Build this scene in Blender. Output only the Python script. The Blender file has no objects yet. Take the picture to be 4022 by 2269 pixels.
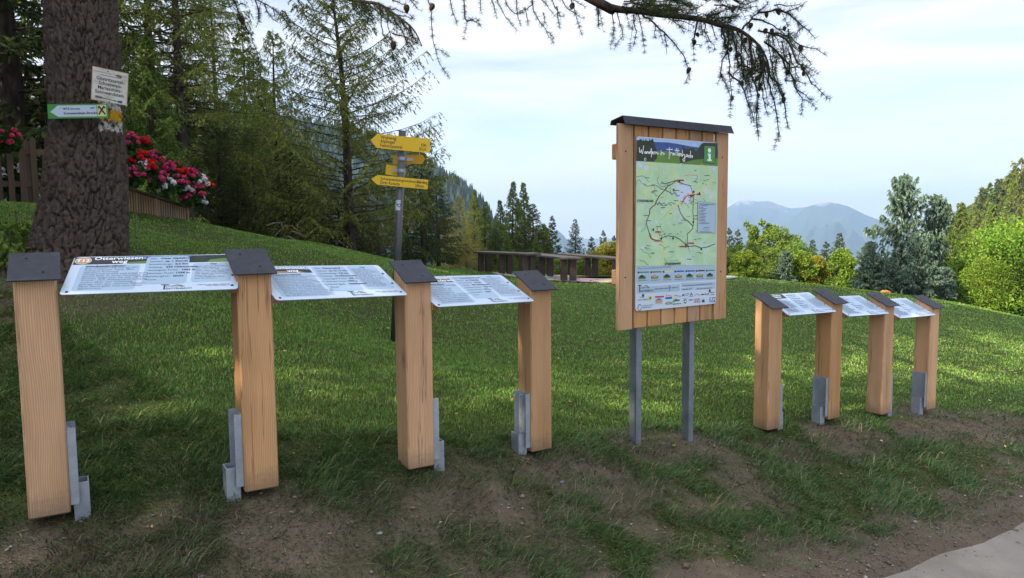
import bpy, math, random
import numpy as np
from mathutils import Vector, Matrix
R = math.radians
rng = np.random.default_rng(7)
random.seed(7)
sc = bpy.context.scene
col = sc.collection

# ------------------------------------------------------------------ camera, sky, sun, exposure
FPX, CX, CY = 2900.0, 2011.0, 1134.5            # focal length and centre in photo pixels
PIT, ROL = 0.08596397762171, -0.00912353316607956
EYE = np.array([0, 0, 1.6])
cd = bpy.data.cameras.new('camera')
cam = bpy.data.objects.new('camera', cd)
col.objects.link(cam)
cd.sensor_width = 36.0
cd.lens = 36.0 * FPX / 4022.0
cd.clip_start = 0.05
cd.clip_end = 30000
_c, _s, _cr, _sr = math.cos(PIT), math.sin(PIT), math.cos(ROL), math.sin(ROL)
Fw = Vector((0, _c, -_s)); Up = Vector((0, _s, _c)); Rt = Vector((1, 0, 0))
Rc = _cr * Rt + _sr * Up; Uc = _cr * Up - _sr * Rt
Mx = Matrix((Rc, Uc, -Fw)).transposed().to_4x4()
Mx.translation = Vector(EYE)
cam.matrix_world = Mx
sc.camera = cam

SUN_EL, SUN_DIR = 31.0, np.array([-0.83, -0.55])      # the sun stands to the left and a little behind
sd = SUN_DIR / np.linalg.norm(SUN_DIR)
to_sun = Vector((sd[0] * math.cos(R(SUN_EL)), sd[1] * math.cos(R(SUN_EL)), math.sin(R(SUN_EL))))
ld = bpy.data.lights.new('sun', 'SUN')
ld.energy = 5.0
ld.angle = R(0.6)
ld.color = (1.0, 0.86, 0.66)
sun = bpy.data.objects.new('sun', ld)
sun.rotation_euler = to_sun.to_track_quat('Z', 'Y').to_euler()
sun.location = (-30, -15, 30)
col.objects.link(sun)

w = bpy.data.worlds.new('World')
sc.world = w
w.use_nodes = True
nt = w.node_tree
nt.nodes.clear()
def wn(t, **k):
    n = nt.nodes.new(t)
    for a, b in k.items(): setattr(n, a, b)
    return n
wo = wn('ShaderNodeOutputWorld'); bg = wn('ShaderNodeBackground'); sky = wn('ShaderNodeTexSky')
sky.sky_type = 'NISHITA'
sky.sun_disc = False
sky.sun_elevation = R(SUN_EL)
sky.sun_rotation = math.atan2(sd[0], sd[1])
sky.altitude = 1100
sky.air_density = 1.0
sky.dust_density = 1.5
bg.inputs['Strength'].default_value = 0.10
tc = wn('ShaderNodeTexCoord'); mp = wn('ShaderNodeMapping')
mp.inputs['Scale'].default_value = (1.1, 1.1, 7.5)
mp.inputs['Rotation'].default_value = (R(5), R(-5), R(20))
nz = wn('ShaderNodeTexNoise'); nz.inputs['Scale'].default_value = 1.9; nz.inputs['Detail'].default_value = 8; nz.inputs['Roughness'].default_value = 0.56; nz.inputs['Distortion'].default_value = 0.5
cr = wn('ShaderNodeValToRGB'); cr.color_ramp.elements[0].position = 0.36; cr.color_ramp.elements[0].color = (0.24, 0.24, 0.24, 1); cr.color_ramp.elements[1].position = 0.60; cr.color_ramp.elements[1].color = (0.97, 0.97, 0.97, 1)
mx = wn('ShaderNodeMix', data_type='RGBA')
mx.inputs['B'].default_value = (5.25, 5.3, 5.55, 1)        # sunlit thin cloud
nt.links.new(tc.outputs['Generated'], mp.inputs['Vector']); nt.links.new(mp.outputs[0], nz.inputs['Vector'])
nt.links.new(nz.outputs['Fac'], cr.inputs['Fac']); nt.links.new(cr.outputs['Color'], mx.inputs['Factor'])
nt.links.new(sky.outputs[0], mx.inputs['A'])
# extra brightness added to the unseen sky sunward and overhead, to light the ground
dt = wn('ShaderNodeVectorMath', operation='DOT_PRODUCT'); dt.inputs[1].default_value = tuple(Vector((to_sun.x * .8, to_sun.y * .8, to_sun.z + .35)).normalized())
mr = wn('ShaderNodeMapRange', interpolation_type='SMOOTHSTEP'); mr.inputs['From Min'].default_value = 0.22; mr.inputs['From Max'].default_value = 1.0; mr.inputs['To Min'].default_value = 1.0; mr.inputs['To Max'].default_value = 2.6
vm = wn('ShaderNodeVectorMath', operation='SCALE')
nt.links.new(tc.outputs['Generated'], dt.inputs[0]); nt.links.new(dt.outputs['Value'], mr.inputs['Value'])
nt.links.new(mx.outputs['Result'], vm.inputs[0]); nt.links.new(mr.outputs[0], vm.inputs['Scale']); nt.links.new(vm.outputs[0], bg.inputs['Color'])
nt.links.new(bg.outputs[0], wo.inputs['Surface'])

vs = sc.view_settings
vs.view_transform = 'Standard'
vs.look = 'None'
vs.exposure = 1.12
vs.gamma = 1.0
HAZE = 0.00022
cy = sc.cycles
cy.use_denoising = True
cy.max_bounces = 7
cy.diffuse_bounces = 4
cy.glossy_bounces = 2
cy.transmission_bounces = 4
cy.transparent_max_bounces = 4
cy.caustics_reflective = cy.caustics_refractive = False
cy.sample_clamp_indirect = 6

# ------------------------------------------------------------------ geometry helpers
def ray(px, py):
    X = px - CX; Y = py - CY
    a = X * _cr + Y * _sr; b = -X * _sr + Y * _cr
    u = -b / FPX; r = a / FPX
    y = _c + u * _s; z = -_s + u * _c
    return np.array([r / y, 1, z / y])
def at(px, py, Y): return ray(px, py) * Y + EYE          # the point at distance Y ahead seen at a photo pixel
def atz(px, py, z):
    r = ray(px, py); return r * ((z - 1.6) / r[2]) + EYE

def tag(o, label=None, cat=None, group=None, kind=None):
    if label: o['label'] = label
    if cat: o['category'] = cat
    if group: o['group'] = group
    if kind: o['kind'] = kind
    return o
def empty(name, loc=(0, 0, 0), rz=0.0, label=None, cat=None, group=None):
    o = bpy.data.objects.new(name, None)
    o.empty_display_size = 0.1
    o.location = loc; o.rotation_euler = (0, 0, rz)
    col.objects.link(o)
    return tag(o, label, cat, group)
def link(name, me, parent=None, loc=None, rot=None):
    o = bpy.data.objects.new(name, me)
    col.objects.link(o)
    if parent: o.parent = parent
    if loc is not None: o.location = loc
    if rot is not None: o.rotation_euler = rot
    return o

class MB:
    """collects polygons; build() links them as ONE mesh object"""
    def __init__(s): s.v = []; s.f = []; s.mi = []
    def poly(s, pts, mi=0):
        n = len(s.v); s.v += [tuple(map(float, p)) for p in pts]; s.f.append(list(range(n, n + len(pts)))); s.mi.append(mi); return s
    def add(s, vs, fs, mi=0):
        n = len(s.v); s.v += [tuple(map(float, p)) for p in vs]
        for f in fs: s.f.append([n + i for i in f]); s.mi.append(mi)
        return s
    def box(s, lo, hi, M=None, mi=0, bev=0.0):
        (a, b, c), (d, e, f) = lo, hi
        if bev > 0:
            k = bev; vs = []; fs = []
            r8 = [(a + k, b), (d - k, b), (d, b + k), (d, e - k), (d - k, e), (a + k, e), (a, e - k), (a, b + k)]
            ins = [(min(max(x, a + k), d - k), min(max(y, b + k), e - k)) for x, y in r8]
            for z, rr in ((c, ins), (c + k, r8), (f - k, r8), (f, ins)): vs += [(x, y, z) for x, y in rr]
            for L in range(3):
                for i in range(8):
                    j = (i + 1) % 8; fs.append((L * 8 + i, L * 8 + j, L * 8 + 8 + j, L * 8 + 8 + i))
            fs += [tuple(range(7, -1, -1)), tuple(range(24, 32))]
        else:
            vs = [(a, b, c), (d, b, c), (d, e, c), (a, e, c), (a, b, f), (d, b, f), (d, e, f), (a, e, f)]
            fs = [(3, 2, 1, 0), (4, 5, 6, 7), (0, 1, 5, 4), (1, 2, 6, 5), (2, 3, 7, 6), (3, 0, 4, 7)]
        if M is not None: vs = [M @ Vector(p) for p in vs]
        return s.add(vs, fs, mi)
    def slab(s, pts, nrm, t, mi=0):
        """a flat polygon given thickness t against nrm"""
        pts = [np.array(p, float) for p in pts]; nrm = np.array(nrm, float); n = len(pts)
        back = [p - nrm * t for p in pts]
        fs = [tuple(range(n)), tuple(range(2 * n - 1, n - 1, -1))] + [(i, n + i, n + (i + 1) % n, (i + 1) % n) for i in range(n)]
        return s.add(pts + back, fs, mi)
    def tube(s, pts, rad, n=6, mi=0, cap=True):
        pts = [Vector(p) for p in pts]
        if not hasattr(rad, '__len__'): rad = [rad] * len(pts)
        base = len(s.v); u = None
        for i, p in enumerate(pts):
            t = (pts[min(i + 1, len(pts) - 1)] - pts[max(i - 1, 0)])
            if t.length < 1e-9: t = Vector((0, 0, 1))
            t.normalize()
            if u is None: u = t.orthogonal().normalized()
            u = (u - t * u.dot(t)); u = u.normalized() if u.length > 1e-6 else t.orthogonal().normalized()
            v = t.cross(u)
            for k in range(n):
                a = 2 * math.pi * k / n
                q = p + (u * math.cos(a) + v * math.sin(a)) * rad[i]; s.v.append(tuple(q))
        for i in range(len(pts) - 1):
            for k in range(n):
                a, b = base + i * n + k, base + i * n + (k + 1) % n
                s.f.append([a, b, b + n, a + n]); s.mi.append(mi)
        if cap:
            s.f.append([base + k for k in range(n - 1, -1, -1)]); s.mi.append(mi)
            s.f.append([base + (len(pts) - 1) * n + k for k in range(n)]); s.mi.append(mi)
        return s
    def mesh(s, name, mats, smooth=False):
        me = bpy.data.meshes.new(name)
        me.from_pydata(s.v, [], s.f)
        mats = mats if isinstance(mats, (list, tuple)) else [mats]
        for m in mats: me.materials.append(m)
        if len(mats) > 1: me.polygons.foreach_set('material_index', s.mi)
        if smooth: me.polygons.foreach_set('use_smooth', [True] * len(s.f))
        me.update()
        return me
    def build(s, name, mats, parent=None, smooth=False, loc=None, rot=None):
        return link(name, s.mesh(name, mats, smooth), parent, loc, rot)

def npmesh(name, V, Fs, mats, smooth=False, attr=None):
    """V (n,3); Fs list of (m,k) index arrays; attr name -> per vertex float"""
    me = bpy.data.meshes.new(name)
    V = np.ascontiguousarray(V, np.float32)
    me.vertices.add(len(V)); me.vertices.foreach_set('co', V.ravel())
    Fs = [np.asarray(F, np.int32) for F in Fs if len(F)]
    nl = sum(F.size for F in Fs); nf = sum(len(F) for F in Fs)
    me.loops.add(nl); me.polygons.add(nf)
    me.loops.foreach_set('vertex_index', np.concatenate([F.ravel() for F in Fs]))
    tot = np.concatenate([np.full(len(F), F.shape[1], np.int32) for F in Fs])
    me.polygons.foreach_set('loop_start', np.concatenate([[0], np.cumsum(tot)[:-1]]).astype(np.int32))
    if smooth: me.polygons.foreach_set('use_smooth', np.ones(nf, bool))
    for m in (mats if isinstance(mats, (list, tuple)) else [mats]): me.materials.append(m)
    me.update(calc_edges=True)
    for k, a in (attr or {}).items():
        A = me.attributes.new(k, 'FLOAT', 'POINT'); A.data.foreach_set('value', np.asarray(a, np.float32))
    return me

# numpy noise
def _h(ix, iy, k=0):
    a = (ix.astype(np.int64) * 374761393 + iy.astype(np.int64) * 668265263 + k * 974634791) & 0x7fffffff
    a = ((a ^ (a >> 13)) * 1274126177) & 0x7fffffff
    return ((a ^ (a >> 16)) & 0xffff) / 65535.0
def vnoise(x, y, k=0):
    x = np.asarray(x, float); y = np.asarray(y, float)
    ix = np.floor(x); iy = np.floor(y); fx = x - ix; fy = y - iy
    fx = fx * fx * (3 - 2 * fx); fy = fy * fy * (3 - 2 * fy)
    a = _h(ix, iy, k); b = _h(ix + 1, iy, k); c = _h(ix, iy + 1, k); d = _h(ix + 1, iy + 1, k)
    return (a * (1 - fx) + b * fx) * (1 - fy) + (c * (1 - fx) + d * fx) * fy
def fbm(x, y, k=0, o=4):
    s = 0; a = 0.5; t = 0
    for i in range(o):
        s = s + a * vnoise(np.asarray(x) * 2 ** i, np.asarray(y) * 2 ** i, k + i); t += a; a *= 0.5
    return s / t
def worley(x, y, k=0, wrap=None):
    ix = np.floor(x); iy = np.floor(y); f1 = np.full(np.shape(x), 9.0); f2 = f1.copy(); cid = np.zeros(np.shape(x))
    for dx in (-1, 0, 1):
        for dy in (-1, 0, 1):
            cx = ix + dx; hx = np.mod(cx, wrap) if wrap else cx; cyy = iy + dy
            d = np.hypot(cx + _h(hx, cyy, k) - x, cyy + _h(hx, cyy, k + 1) - y)
            nb = d < f1; f2 = np.where(nb, f1, np.minimum(f2, d)); cid = np.where(nb, _h(hx, cyy, k + 2), cid); f1 = np.where(nb, d, f1)
    return f1, f2, cid
def sstep(a, b, x):
    t = np.clip((np.asarray(x, float) - a) / (b - a), 0, 1); return t * t * (3 - 2 * t)

# ------------------------------------------------------------------ materials
class Mt:
    def __init__(s, name, rough=0.7, spec=0.3, color=(0.5, 0.5, 0.5), metal=0.0):
        s.m = bpy.data.materials.new(name); s.m.use_nodes = True
        s.nt = s.m.node_tree; s.b = s.nt.nodes['Principled BSDF']; s.out = s.nt.nodes['Material Output']
        s.b.inputs['Roughness'].default_value = rough; s.b.inputs['Specular IOR Level'].default_value = spec
        s.b.inputs['Base Color'].default_value = (*color, 1); s.b.inputs['Metallic'].default_value = metal
    def n(s, t, ins=None, **k):
        x = s.nt.nodes.new(t)
        for a, b in k.items(): setattr(x, a, b)
        for a, b in (ins or {}).items():
            if isinstance(b, bpy.types.NodeSocket): s.nt.links.new(b, x.inputs[a])
            else: x.inputs[a].default_value = b
        return x
    def l(s, a, b): s.nt.links.new(a, b)
    def coord(s, scale=(1, 1, 1), kind='Object', rnd=True):
        t = s.n('ShaderNodeTexCoord'); v = t.outputs[kind]
        if rnd:
            oi = s.n('ShaderNodeObjectInfo'); mu = s.n('ShaderNodeMath', {0: oi.outputs['Random'], 1: 37.0}, operation='MULTIPLY')
            v = s.n('ShaderNodeVectorMath', {0: v, 1: mu.outputs[0]}, operation='ADD').outputs[0]
        return s.n('ShaderNodeMapping', {'Vector': v, 'Scale': scale}).outputs[0]
    def noise(s, v, scale, detail=4, rough=0.55, dist=0.0):
        return s.n('ShaderNodeTexNoise', {'Vector': v, 'Scale': scale, 'Detail': detail, 'Roughness': rough, 'Distortion': dist}).outputs['Fac']
    def ramp(s, fac, stops):
        r = s.n('ShaderNodeValToRGB'); e = r.color_ramp.elements
        while len(e) < len(stops): e.new(0.5)
        for i, (p, c) in enumerate(stops):
            e[i].position = p; e[i].color = (*c, 1) if len(c) == 3 else c
        s.l(fac, r.inputs['Fac']); return r.outputs['Color']
    def mix(s, fac, a, b, mode='MIX'):
        x = s.n('ShaderNodeMix', data_type='RGBA', blend_type=mode)
        for k, v in (('Factor', fac), ('A', a), ('B', b)):
            if isinstance(v, bpy.types.NodeSocket): s.l(v, x.inputs[k])
            elif k == 'Factor': x.inputs[k].default_value = v
            else: x.inputs[k].default_value = (*v, 1)
        return x.outputs['Result']
    def bump(s, h, strength=0.3, dist=0.01):
        b = s.n('ShaderNodeBump', {'Height': h, 'Strength': strength, 'Distance': dist}); s.l(b.outputs[0], s.b.inputs['Normal'])
    def base(s, c): s.l(c, s.b.inputs['Base Color'])

def flat(name, c, rough=0.55, spec=0.3, metal=0.0, var=0.06):
    t = Mt(name, rough, spec, c, metal)
    if var:
        v = t.coord(); f = t.noise(v, 18, 3)
        t.base(t.mix(f, tuple(x * (1 - var) for x in c), tuple(min(1, x * (1 + var)) for x in c)))
    return t.m

def wood_mat(name, light, dark, axis='Z', knots=True, ring=30.0, mud=False):
    """sawn softwood: off-centre growth rings, fine fibres and dark knots"""
    t = Mt(name, 0.62, 0.25)
    sq = {'Z': (1, 1, 0.07), 'X': (0.07, 1, 1)}[axis]
    oi = t.n('ShaderNodeObjectInfo')
    a = t.n('ShaderNodeTexCoord').outputs['Object']
    sh = t.n('ShaderNodeVectorMath', {0: (0.9, 1.3, 0.0) if axis == 'Z' else (0.0, 1.3, 0.9), 'Scale': oi.outputs['Random']}, operation='SCALE').outputs[0]
    zs = t.n('ShaderNodeVectorMath', {0: (0, 0, 31.0) if axis == 'Z' else (31.0, 0, 0), 'Scale': oi.outputs['Random']}, operation='SCALE').outputs[0]
    p0 = t.n('ShaderNodeVectorMath', {0: a, 1: zs}, operation='ADD').outputs[0]
    wob = t.n('ShaderNodeTexNoise', {'Vector': t.n('ShaderNodeMapping', {'Vector': p0, 'Scale': (3, 3, 1.3) if axis == 'Z' else (1.3, 3, 3)}).outputs[0], 'Scale': 1.0, 'Detail': 2}).outputs['Color']
    wob = t.n('ShaderNodeVectorMath', {0: t.n('ShaderNodeVectorMath', {0: wob, 1: (0.5, 0.5, 0.5)}, operation='SUBTRACT').outputs[0], 'Scale': 0.05}, operation='SCALE').outputs[0]
    p = t.n('ShaderNodeVectorMath', {0: t.n('ShaderNodeVectorMath', {0: p0, 1: sh}, operation='ADD').outputs[0], 1: wob}, operation='ADD').outputs[0]
    mpd = t.n('ShaderNodeMapping', {'Vector': p, 'Scale': sq}).outputs[0]
    wv = t.n('ShaderNodeTexWave', {'Vector': mpd, 'Scale': ring, 'Distortion': 1.2, 'Detail': 2, 'Detail Scale': 1.5}, wave_type='RINGS', rings_direction=axis, wave_profile='SAW')
    g = t.ramp(wv.outputs['Fac'], [(0.0, light), (0.5, tuple(0.62 * x + 0.38 * y for x, y in zip(light, dark))), (0.9, dark), (1.0, light)])
    fib = t.noise(t.n('ShaderNodeMapping', {'Vector': p0, 'Scale': (160, 160, 5) if axis == 'Z' else (5, 160, 160)}).outputs[0], 1.0, 3)
    g = t.mix(t.ramp(fib, [(0.35, (0, 0, 0)), (0.75, (0.5, 0.5, 0.5))]), g, dark)
    big = t.noise(t.n('ShaderNodeMapping', {'Vector': p0, 'Scale': (6, 6, 0.9) if axis == 'Z' else (0.9, 6, 6)}).outputs[0], 1.0, 3)
    g = t.mix(t.ramp(big, [(0.40, (0, 0, 0)), (0.72, (0.7, 0.7, 0.7))]), g, tuple(x * 0.78 for x in dark))
    if knots:
        kv = t.n('ShaderNodeMapping', {'Vector': p0, 'Scale': (4.2, 4.2, 2.0) if axis == 'Z' else (2.0, 4.2, 4.2)}).outputs[0]
        vo = t.n('ShaderNodeTexVoronoi', {'Vector': kv, 'Scale': 1.0})
        k = t.ramp(vo.outputs['Distance'], [(0.0, (1, 1, 1)), (0.05, (0.9, 0.9, 0.9)), (0.075, (0.35, 0.35, 0.35)), (0.16, (0, 0, 0))])
        g = t.mix(k, g, (0.10, 0.045, 0.02))
        ck = t.noise(t.n('ShaderNodeMapping', {'Vector': p0, 'Scale': (20, 20, 0.55) if axis == 'Z' else (0.55, 20, 20)}).outputs[0], 1.0, 4, 0.6)
        g = t.mix(t.ramp(ck, [(0.588, (0, 0, 0)), (0.600, (0.75,) * 3), (0.606, (0.75,) * 3), (0.618, (0, 0, 0))]), g, (0.16, 0.075, 0.035))
    if mud:
        zz = t.n('ShaderNodeSeparateXYZ', {0: a}).outputs[2]; mn = t.noise(a, 38, 4, 0.7)
        mk = t.n('ShaderNodeMapRange', {'Value': t.n('ShaderNodeMath', {0: zz, 1: t.n('ShaderNodeMath', {0: mn, 1: 0.16}, operation='MULTIPLY').outputs[0]}, operation='SUBTRACT').outputs[0], 'From Min': 0.03, 'From Max': -0.06, 'To Min': 0.0, 'To Max': 0.6}).outputs[0]
        g = t.mix(mk, g, (0.16, 0.11, 0.07))
    # each piece of timber a little different
    r2 = t.n('ShaderNodeMath', {0: t.n('ShaderNodeMath', {0: oi.outputs['Random'], 1: 7.31}, operation='MULTIPLY').outputs[0]}, operation='FRACT').outputs[0]
    hs = t.n('ShaderNodeHueSaturation', {'Color': g, 'Saturation': t.n('ShaderNodeMapRange', {'Value': r2, 'To Min': 0.82, 'To Max': 1.08}).outputs[0], 'Value': t.n('ShaderNodeMapRange', {'Value': oi.outputs['Random'], 'To Min': 0.84, 'To Max': 1.12}).outputs[0]})
    t.base(hs.outputs[0])
    t.bump(wv.outputs['Fac'], 0.12, 0.002)
    return t.m

M = {}
M['post'] = wood_mat('larch_wood', (0.64, 0.375, 0.165), (0.40, 0.19, 0.066), 'Z', ring=62, mud=True)
M['board'] = wood_mat('board_wood', (0.55, 0.33, 0.16), (0.35, 0.175, 0.067), 'Z', ring=48)
M['old_wood'] = wood_mat('weathered_wood', (0.10, 0.072, 0.055), (0.05, 0.036, 0.028), 'X', False, 20)
M['table_wood'] = wood_mat('skylit_table_wood', (0.17, 0.14, 0.12), (0.095, 0.076, 0.064), 'X', False, 20)  # for the tabletops: sky reflection put in as a lighter grey
M['picket'] = wood_mat('picket_wood', (0.16, 0.105, 0.065), (0.08, 0.05, 0.03), 'Z', False, 20)
M['slat'] = wood_mat('slat_wood', (0.34, 0.23, 0.13), (0.2, 0.125, 0.07), 'Z', False, 20)
def slate():
    t = Mt('slate_plate', 0.6, 0.25); v = t.coord(); f = t.noise(v, 30, 6, 0.65)
    t.base(t.ramp(f, [(0.3, (0.026, 0.029, 0.039)), (0.7, (0.046, 0.050, 0.063))])); t.bump(t.noise(v, 160, 3), 0.25, 0.002); return t.m
M['slate'] = slate()
def galv(name, c0, c1):
    t = Mt(name, 0.42, 0.5, metal=0.55); v = t.coord()
    vo = t.n('ShaderNodeTexVoronoi', {'Vector': v, 'Scale': 70.0}); f = t.noise(v, 9, 4)
    t.base(t.mix(0.35, t.ramp(f, [(0.3, c0), (0.7, c1)]), t.mix(vo.outputs['Color'], c0, c1))); t.bump(f, 0.1, 0.003)
    t.l(t.ramp(f, [(0.3, (0.38,) * 3), (0.7, (0.6,) * 3)]), t.b.inputs['Roughness']); return t.m
M['steel'] = galv('galvanised_steel', (0.25, 0.29, 0.35), (0.40, 0.44, 0.50))
M['pole'] = galv('grey_pole', (0.075, 0.078, 0.085), (0.12, 0.122, 0.13))
M['white'] = flat('white_sheet', (0.50, 0.60, 0.73), 0.35, 0.4, var=0.02)
M['pale'] = flat('pale_blue_print', (0.34, 0.46, 0.60), 0.35, 0.4, var=0.02)
M['ink'] = flat('black_ink', (0.03, 0.034, 0.045), 0.4, 0.3, var=0)
M['greyink'] = flat('grey_ink', (0.16, 0.19, 0.24), 0.4, 0.3, var=0)
M['ink_white'] = flat('white_ink', (0.80, 0.82, 0.84), 0.4, 0.3, var=0)
M['yellow'] = flat('yellow_sign', (0.74, 0.47, 0.012), 0.4, 0.4, var=0.05)
M['yellow_dark'] = flat('dark_yellow_sign', (0.62, 0.34, 0.01), 0.45, 0.3, var=0.08)  # a darker yellow than the other arrows
M['green'] = flat('green_print', (0.06, 0.27, 0.07), 0.4, 0.35, var=0.04)
M['dark'] = flat('dark_print', (0.018, 0.022, 0.03), 0.4, 0.35, var=0.2)
M['bluehill'] = flat('blue_print', (0.035, 0.085, 0.27), 0.4, 0.35, var=0.2)
M['skyprint'] = flat('sky_print', (0.36, 0.52, 0.78), 0.4, 0.35, var=0.15)
M['meadow'] = flat('meadow_print', (0.10, 0.21, 0.035), 0.4, 0.35, var=0.3)
M['forestprint'] = flat('forest_print', (0.022, 0.034, 0.022), 0.4, 0.35, var=0.3)
M['tan'] = flat('tan_print', (0.46, 0.29, 0.16), 0.4, 0.35, var=0.02)
M['red'] = flat('red_print', (0.45, 0.035, 0.03), 0.4, 0.35, var=0.05)
M['orange'] = flat('orange_print', (0.62, 0.26, 0.04), 0.4, 0.35, var=0.05)
M['roadyellow'] = flat('map_yellow', (0.66, 0.62, 0.16), 0.4, 0.35, var=0.05)
M['bluelogo'] = flat('blue_logo', (0.02, 0.09, 0.36), 0.4, 0.35, var=0.02)
M['rubber'] = flat('dark_screw', (0.02, 0.02, 0.022), 0.5, 0.4, var=0)
def map_paper():
    t = Mt('map_paper', 0.4, 0.35); v = t.coord(rnd=False); f = t.noise(v, 7, 5, 0.6, 0.6); g = t.noise(v, 60, 3)
    c = t.ramp(f, [(0.35, (0.36, 0.56, 0.35)), (0.55, (0.42, 0.63, 0.40)), (0.72, (0.52, 0.66, 0.47))])
    # faint contour lines
    s = t.n('ShaderNodeMath', {0: t.noise(v, 5, 4, 0.5), 1: 46.0}, operation='MULTIPLY'); s = t.n('ShaderNodeMath', {0: s.outputs[0]}, operation='FRACT')
    t.base(t.mix(t.ramp(s.outputs[0], [(0.0, (0.5,) * 3), (0.12, (0, 0, 0))]), c, (0.26, 0.42, 0.25))); return t.m
M['map'] = map_paper()

def leaf_mat(name, stops, transl=0.35, patch=None, rough=0.6):
    t = Mt(name); t.nt.nodes.remove(t.b)
    g = t.n('ShaderNodeNewGeometry'); c = t.ramp(g.outputs['Random Per Island'], stops)
    if patch:
        v = t.coord(); c = t.mix(t.ramp(t.noise(v, patch[0], 3), [(patch[1] - 0.06, (0, 0, 0)), (patch[1] + 0.1, (patch[3],) * 3)]), c, patch[2])
    oi = t.n('ShaderNodeObjectInfo')
    c = t.n('ShaderNodeHueSaturation', {'Color': c, 'Hue': t.n('ShaderNodeMapRange', {'Value': oi.outputs['Random'], 'To Min': 0.488, 'To Max': 0.512}).outputs[0], 'Value': t.n('ShaderNodeMapRange', {'Value': oi.outputs['Random'], 'To Min': 0.88, 'To Max': 1.12}).outputs[0]}).outputs[0]
    d = t.n('ShaderNodeBsdfDiffuse', {'Color': c}); tr = t.n('ShaderNodeBsdfTranslucent', {'Color': c})
    m = t.n('ShaderNodeMixShader', {'Fac': transl, 1: d.outputs[0], 2: tr.outputs[0]}); t.l(m.outputs[0], t.out.inputs['Surface'])
    return t.m
def dim(c, k): return tuple(x * k for x in c)
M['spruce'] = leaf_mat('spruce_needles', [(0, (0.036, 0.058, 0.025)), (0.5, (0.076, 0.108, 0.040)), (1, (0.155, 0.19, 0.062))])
M['spruce_lit'] = leaf_mat('sunlit_spruce_needles', [(0, (0.055, 0.10, 0.026)), (0.5, (0.13, 0.19, 0.045)), (1, (0.26, 0.31, 0.075))])  # brighter copy of the spruce needles, with sunlight put into the colour
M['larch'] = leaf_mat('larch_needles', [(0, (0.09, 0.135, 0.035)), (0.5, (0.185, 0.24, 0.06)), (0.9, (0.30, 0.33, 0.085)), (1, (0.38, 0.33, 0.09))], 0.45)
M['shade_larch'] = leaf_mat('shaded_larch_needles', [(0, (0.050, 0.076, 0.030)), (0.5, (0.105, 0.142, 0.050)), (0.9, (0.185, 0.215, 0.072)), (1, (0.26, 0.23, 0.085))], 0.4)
M['larch_gold'] = leaf_mat('golden_larch_needles', [(0, (0.24, 0.24, 0.06)), (0.5, (0.40, 0.36, 0.10)), (1, (0.52, 0.43, 0.13))], 0.45)
M['far_spruce'] = leaf_mat('far_spruce_needles', [(0, (0.012, 0.022, 0.016)), (0.5, (0.024, 0.040, 0.027)), (1, (0.045, 0.062, 0.038))], 0.15)
M['bluefir'] = leaf_mat('blue_fir_needles', [(0, (0.042, 0.085, 0.050)), (0.5, (0.115, 0.180, 0.122)), (1, (0.26, 0.345, 0.26))], 0.25)
M['lime'] = leaf_mat('lime_leaves', [(0, (0.055, 0.12, 0.02)), (0.5, (0.165, 0.285, 0.04)), (1, (0.32, 0.42, 0.065))], 0.45, (0.6, 0.58, (0.30, 0.31, 0.04), 0.45))
M['yellowleaf'] = leaf_mat('yellowing_leaves', [(0, (0.14, 0.16, 0.022)), (0.5, (0.29, 0.29, 0.04)), (1, (0.44, 0.38, 0.055))], 0.45)
M['greenleaf'] = leaf_mat('green_leaves', [(0, (0.06, 0.12, 0.025)), (0.5, (0.155, 0.245, 0.05)), (1, (0.29, 0.37, 0.08))], 0.4, (0.45, 0.58, (0.27, 0.28, 0.06), 0.4))
M['geranium_leaf'] = leaf_mat('geranium_leaves', [(0, (0.02, 0.05, 0.015)), (1, (0.06, 0.12, 0.03))], 0.25)
M['pink_petal'] = leaf_mat('pink_petals', [(0, (0.55, 0.03, 0.13)), (1, (0.75, 0.09, 0.24))], 0.3)
M['red_petal'] = leaf_mat('red_petals', [(0, (0.50, 0.01, 0.015)), (1, (0.72, 0.025, 0.03))], 0.3)
M['white_petal'] = leaf_mat('white_petals', [(0, (0.70, 0.68, 0.72)), (1, (0.85, 0.83, 0.86))], 0.3)
def bark(name, c0, c1, c2, sc_=(14, 14, 3.5)):
    t = Mt(name, 0.9, 0.1); v = t.coord(sc_); f = t.noise(v, 1.0, 5, 0.65, 0.4)
    t.base(t.ramp(f, [(0.3, c0), (0.5, c1), (0.72, c2)])); t.bump(f, 0.6, 0.03); return t.m
M['bark'] = bark('conifer_bark', (0.028, 0.022, 0.018), (0.060, 0.046, 0.038), (0.11, 0.09, 0.075))
M['limb_bark'] = bark('limb_bark', (0.012, 0.010, 0.009), (0.028, 0.022, 0.018), (0.06, 0.05, 0.042))
M['palebark'] = bark('pale_bark', (0.10, 0.085, 0.07), (0.20, 0.175, 0.15), (0.32, 0.29, 0.25))
M['deadwood'] = bark('bare_deadwood', (0.11, 0.08, 0.06), (0.20, 0.155, 0.12), (0.32, 0.26, 0.21), (30, 30, 30))
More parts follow.
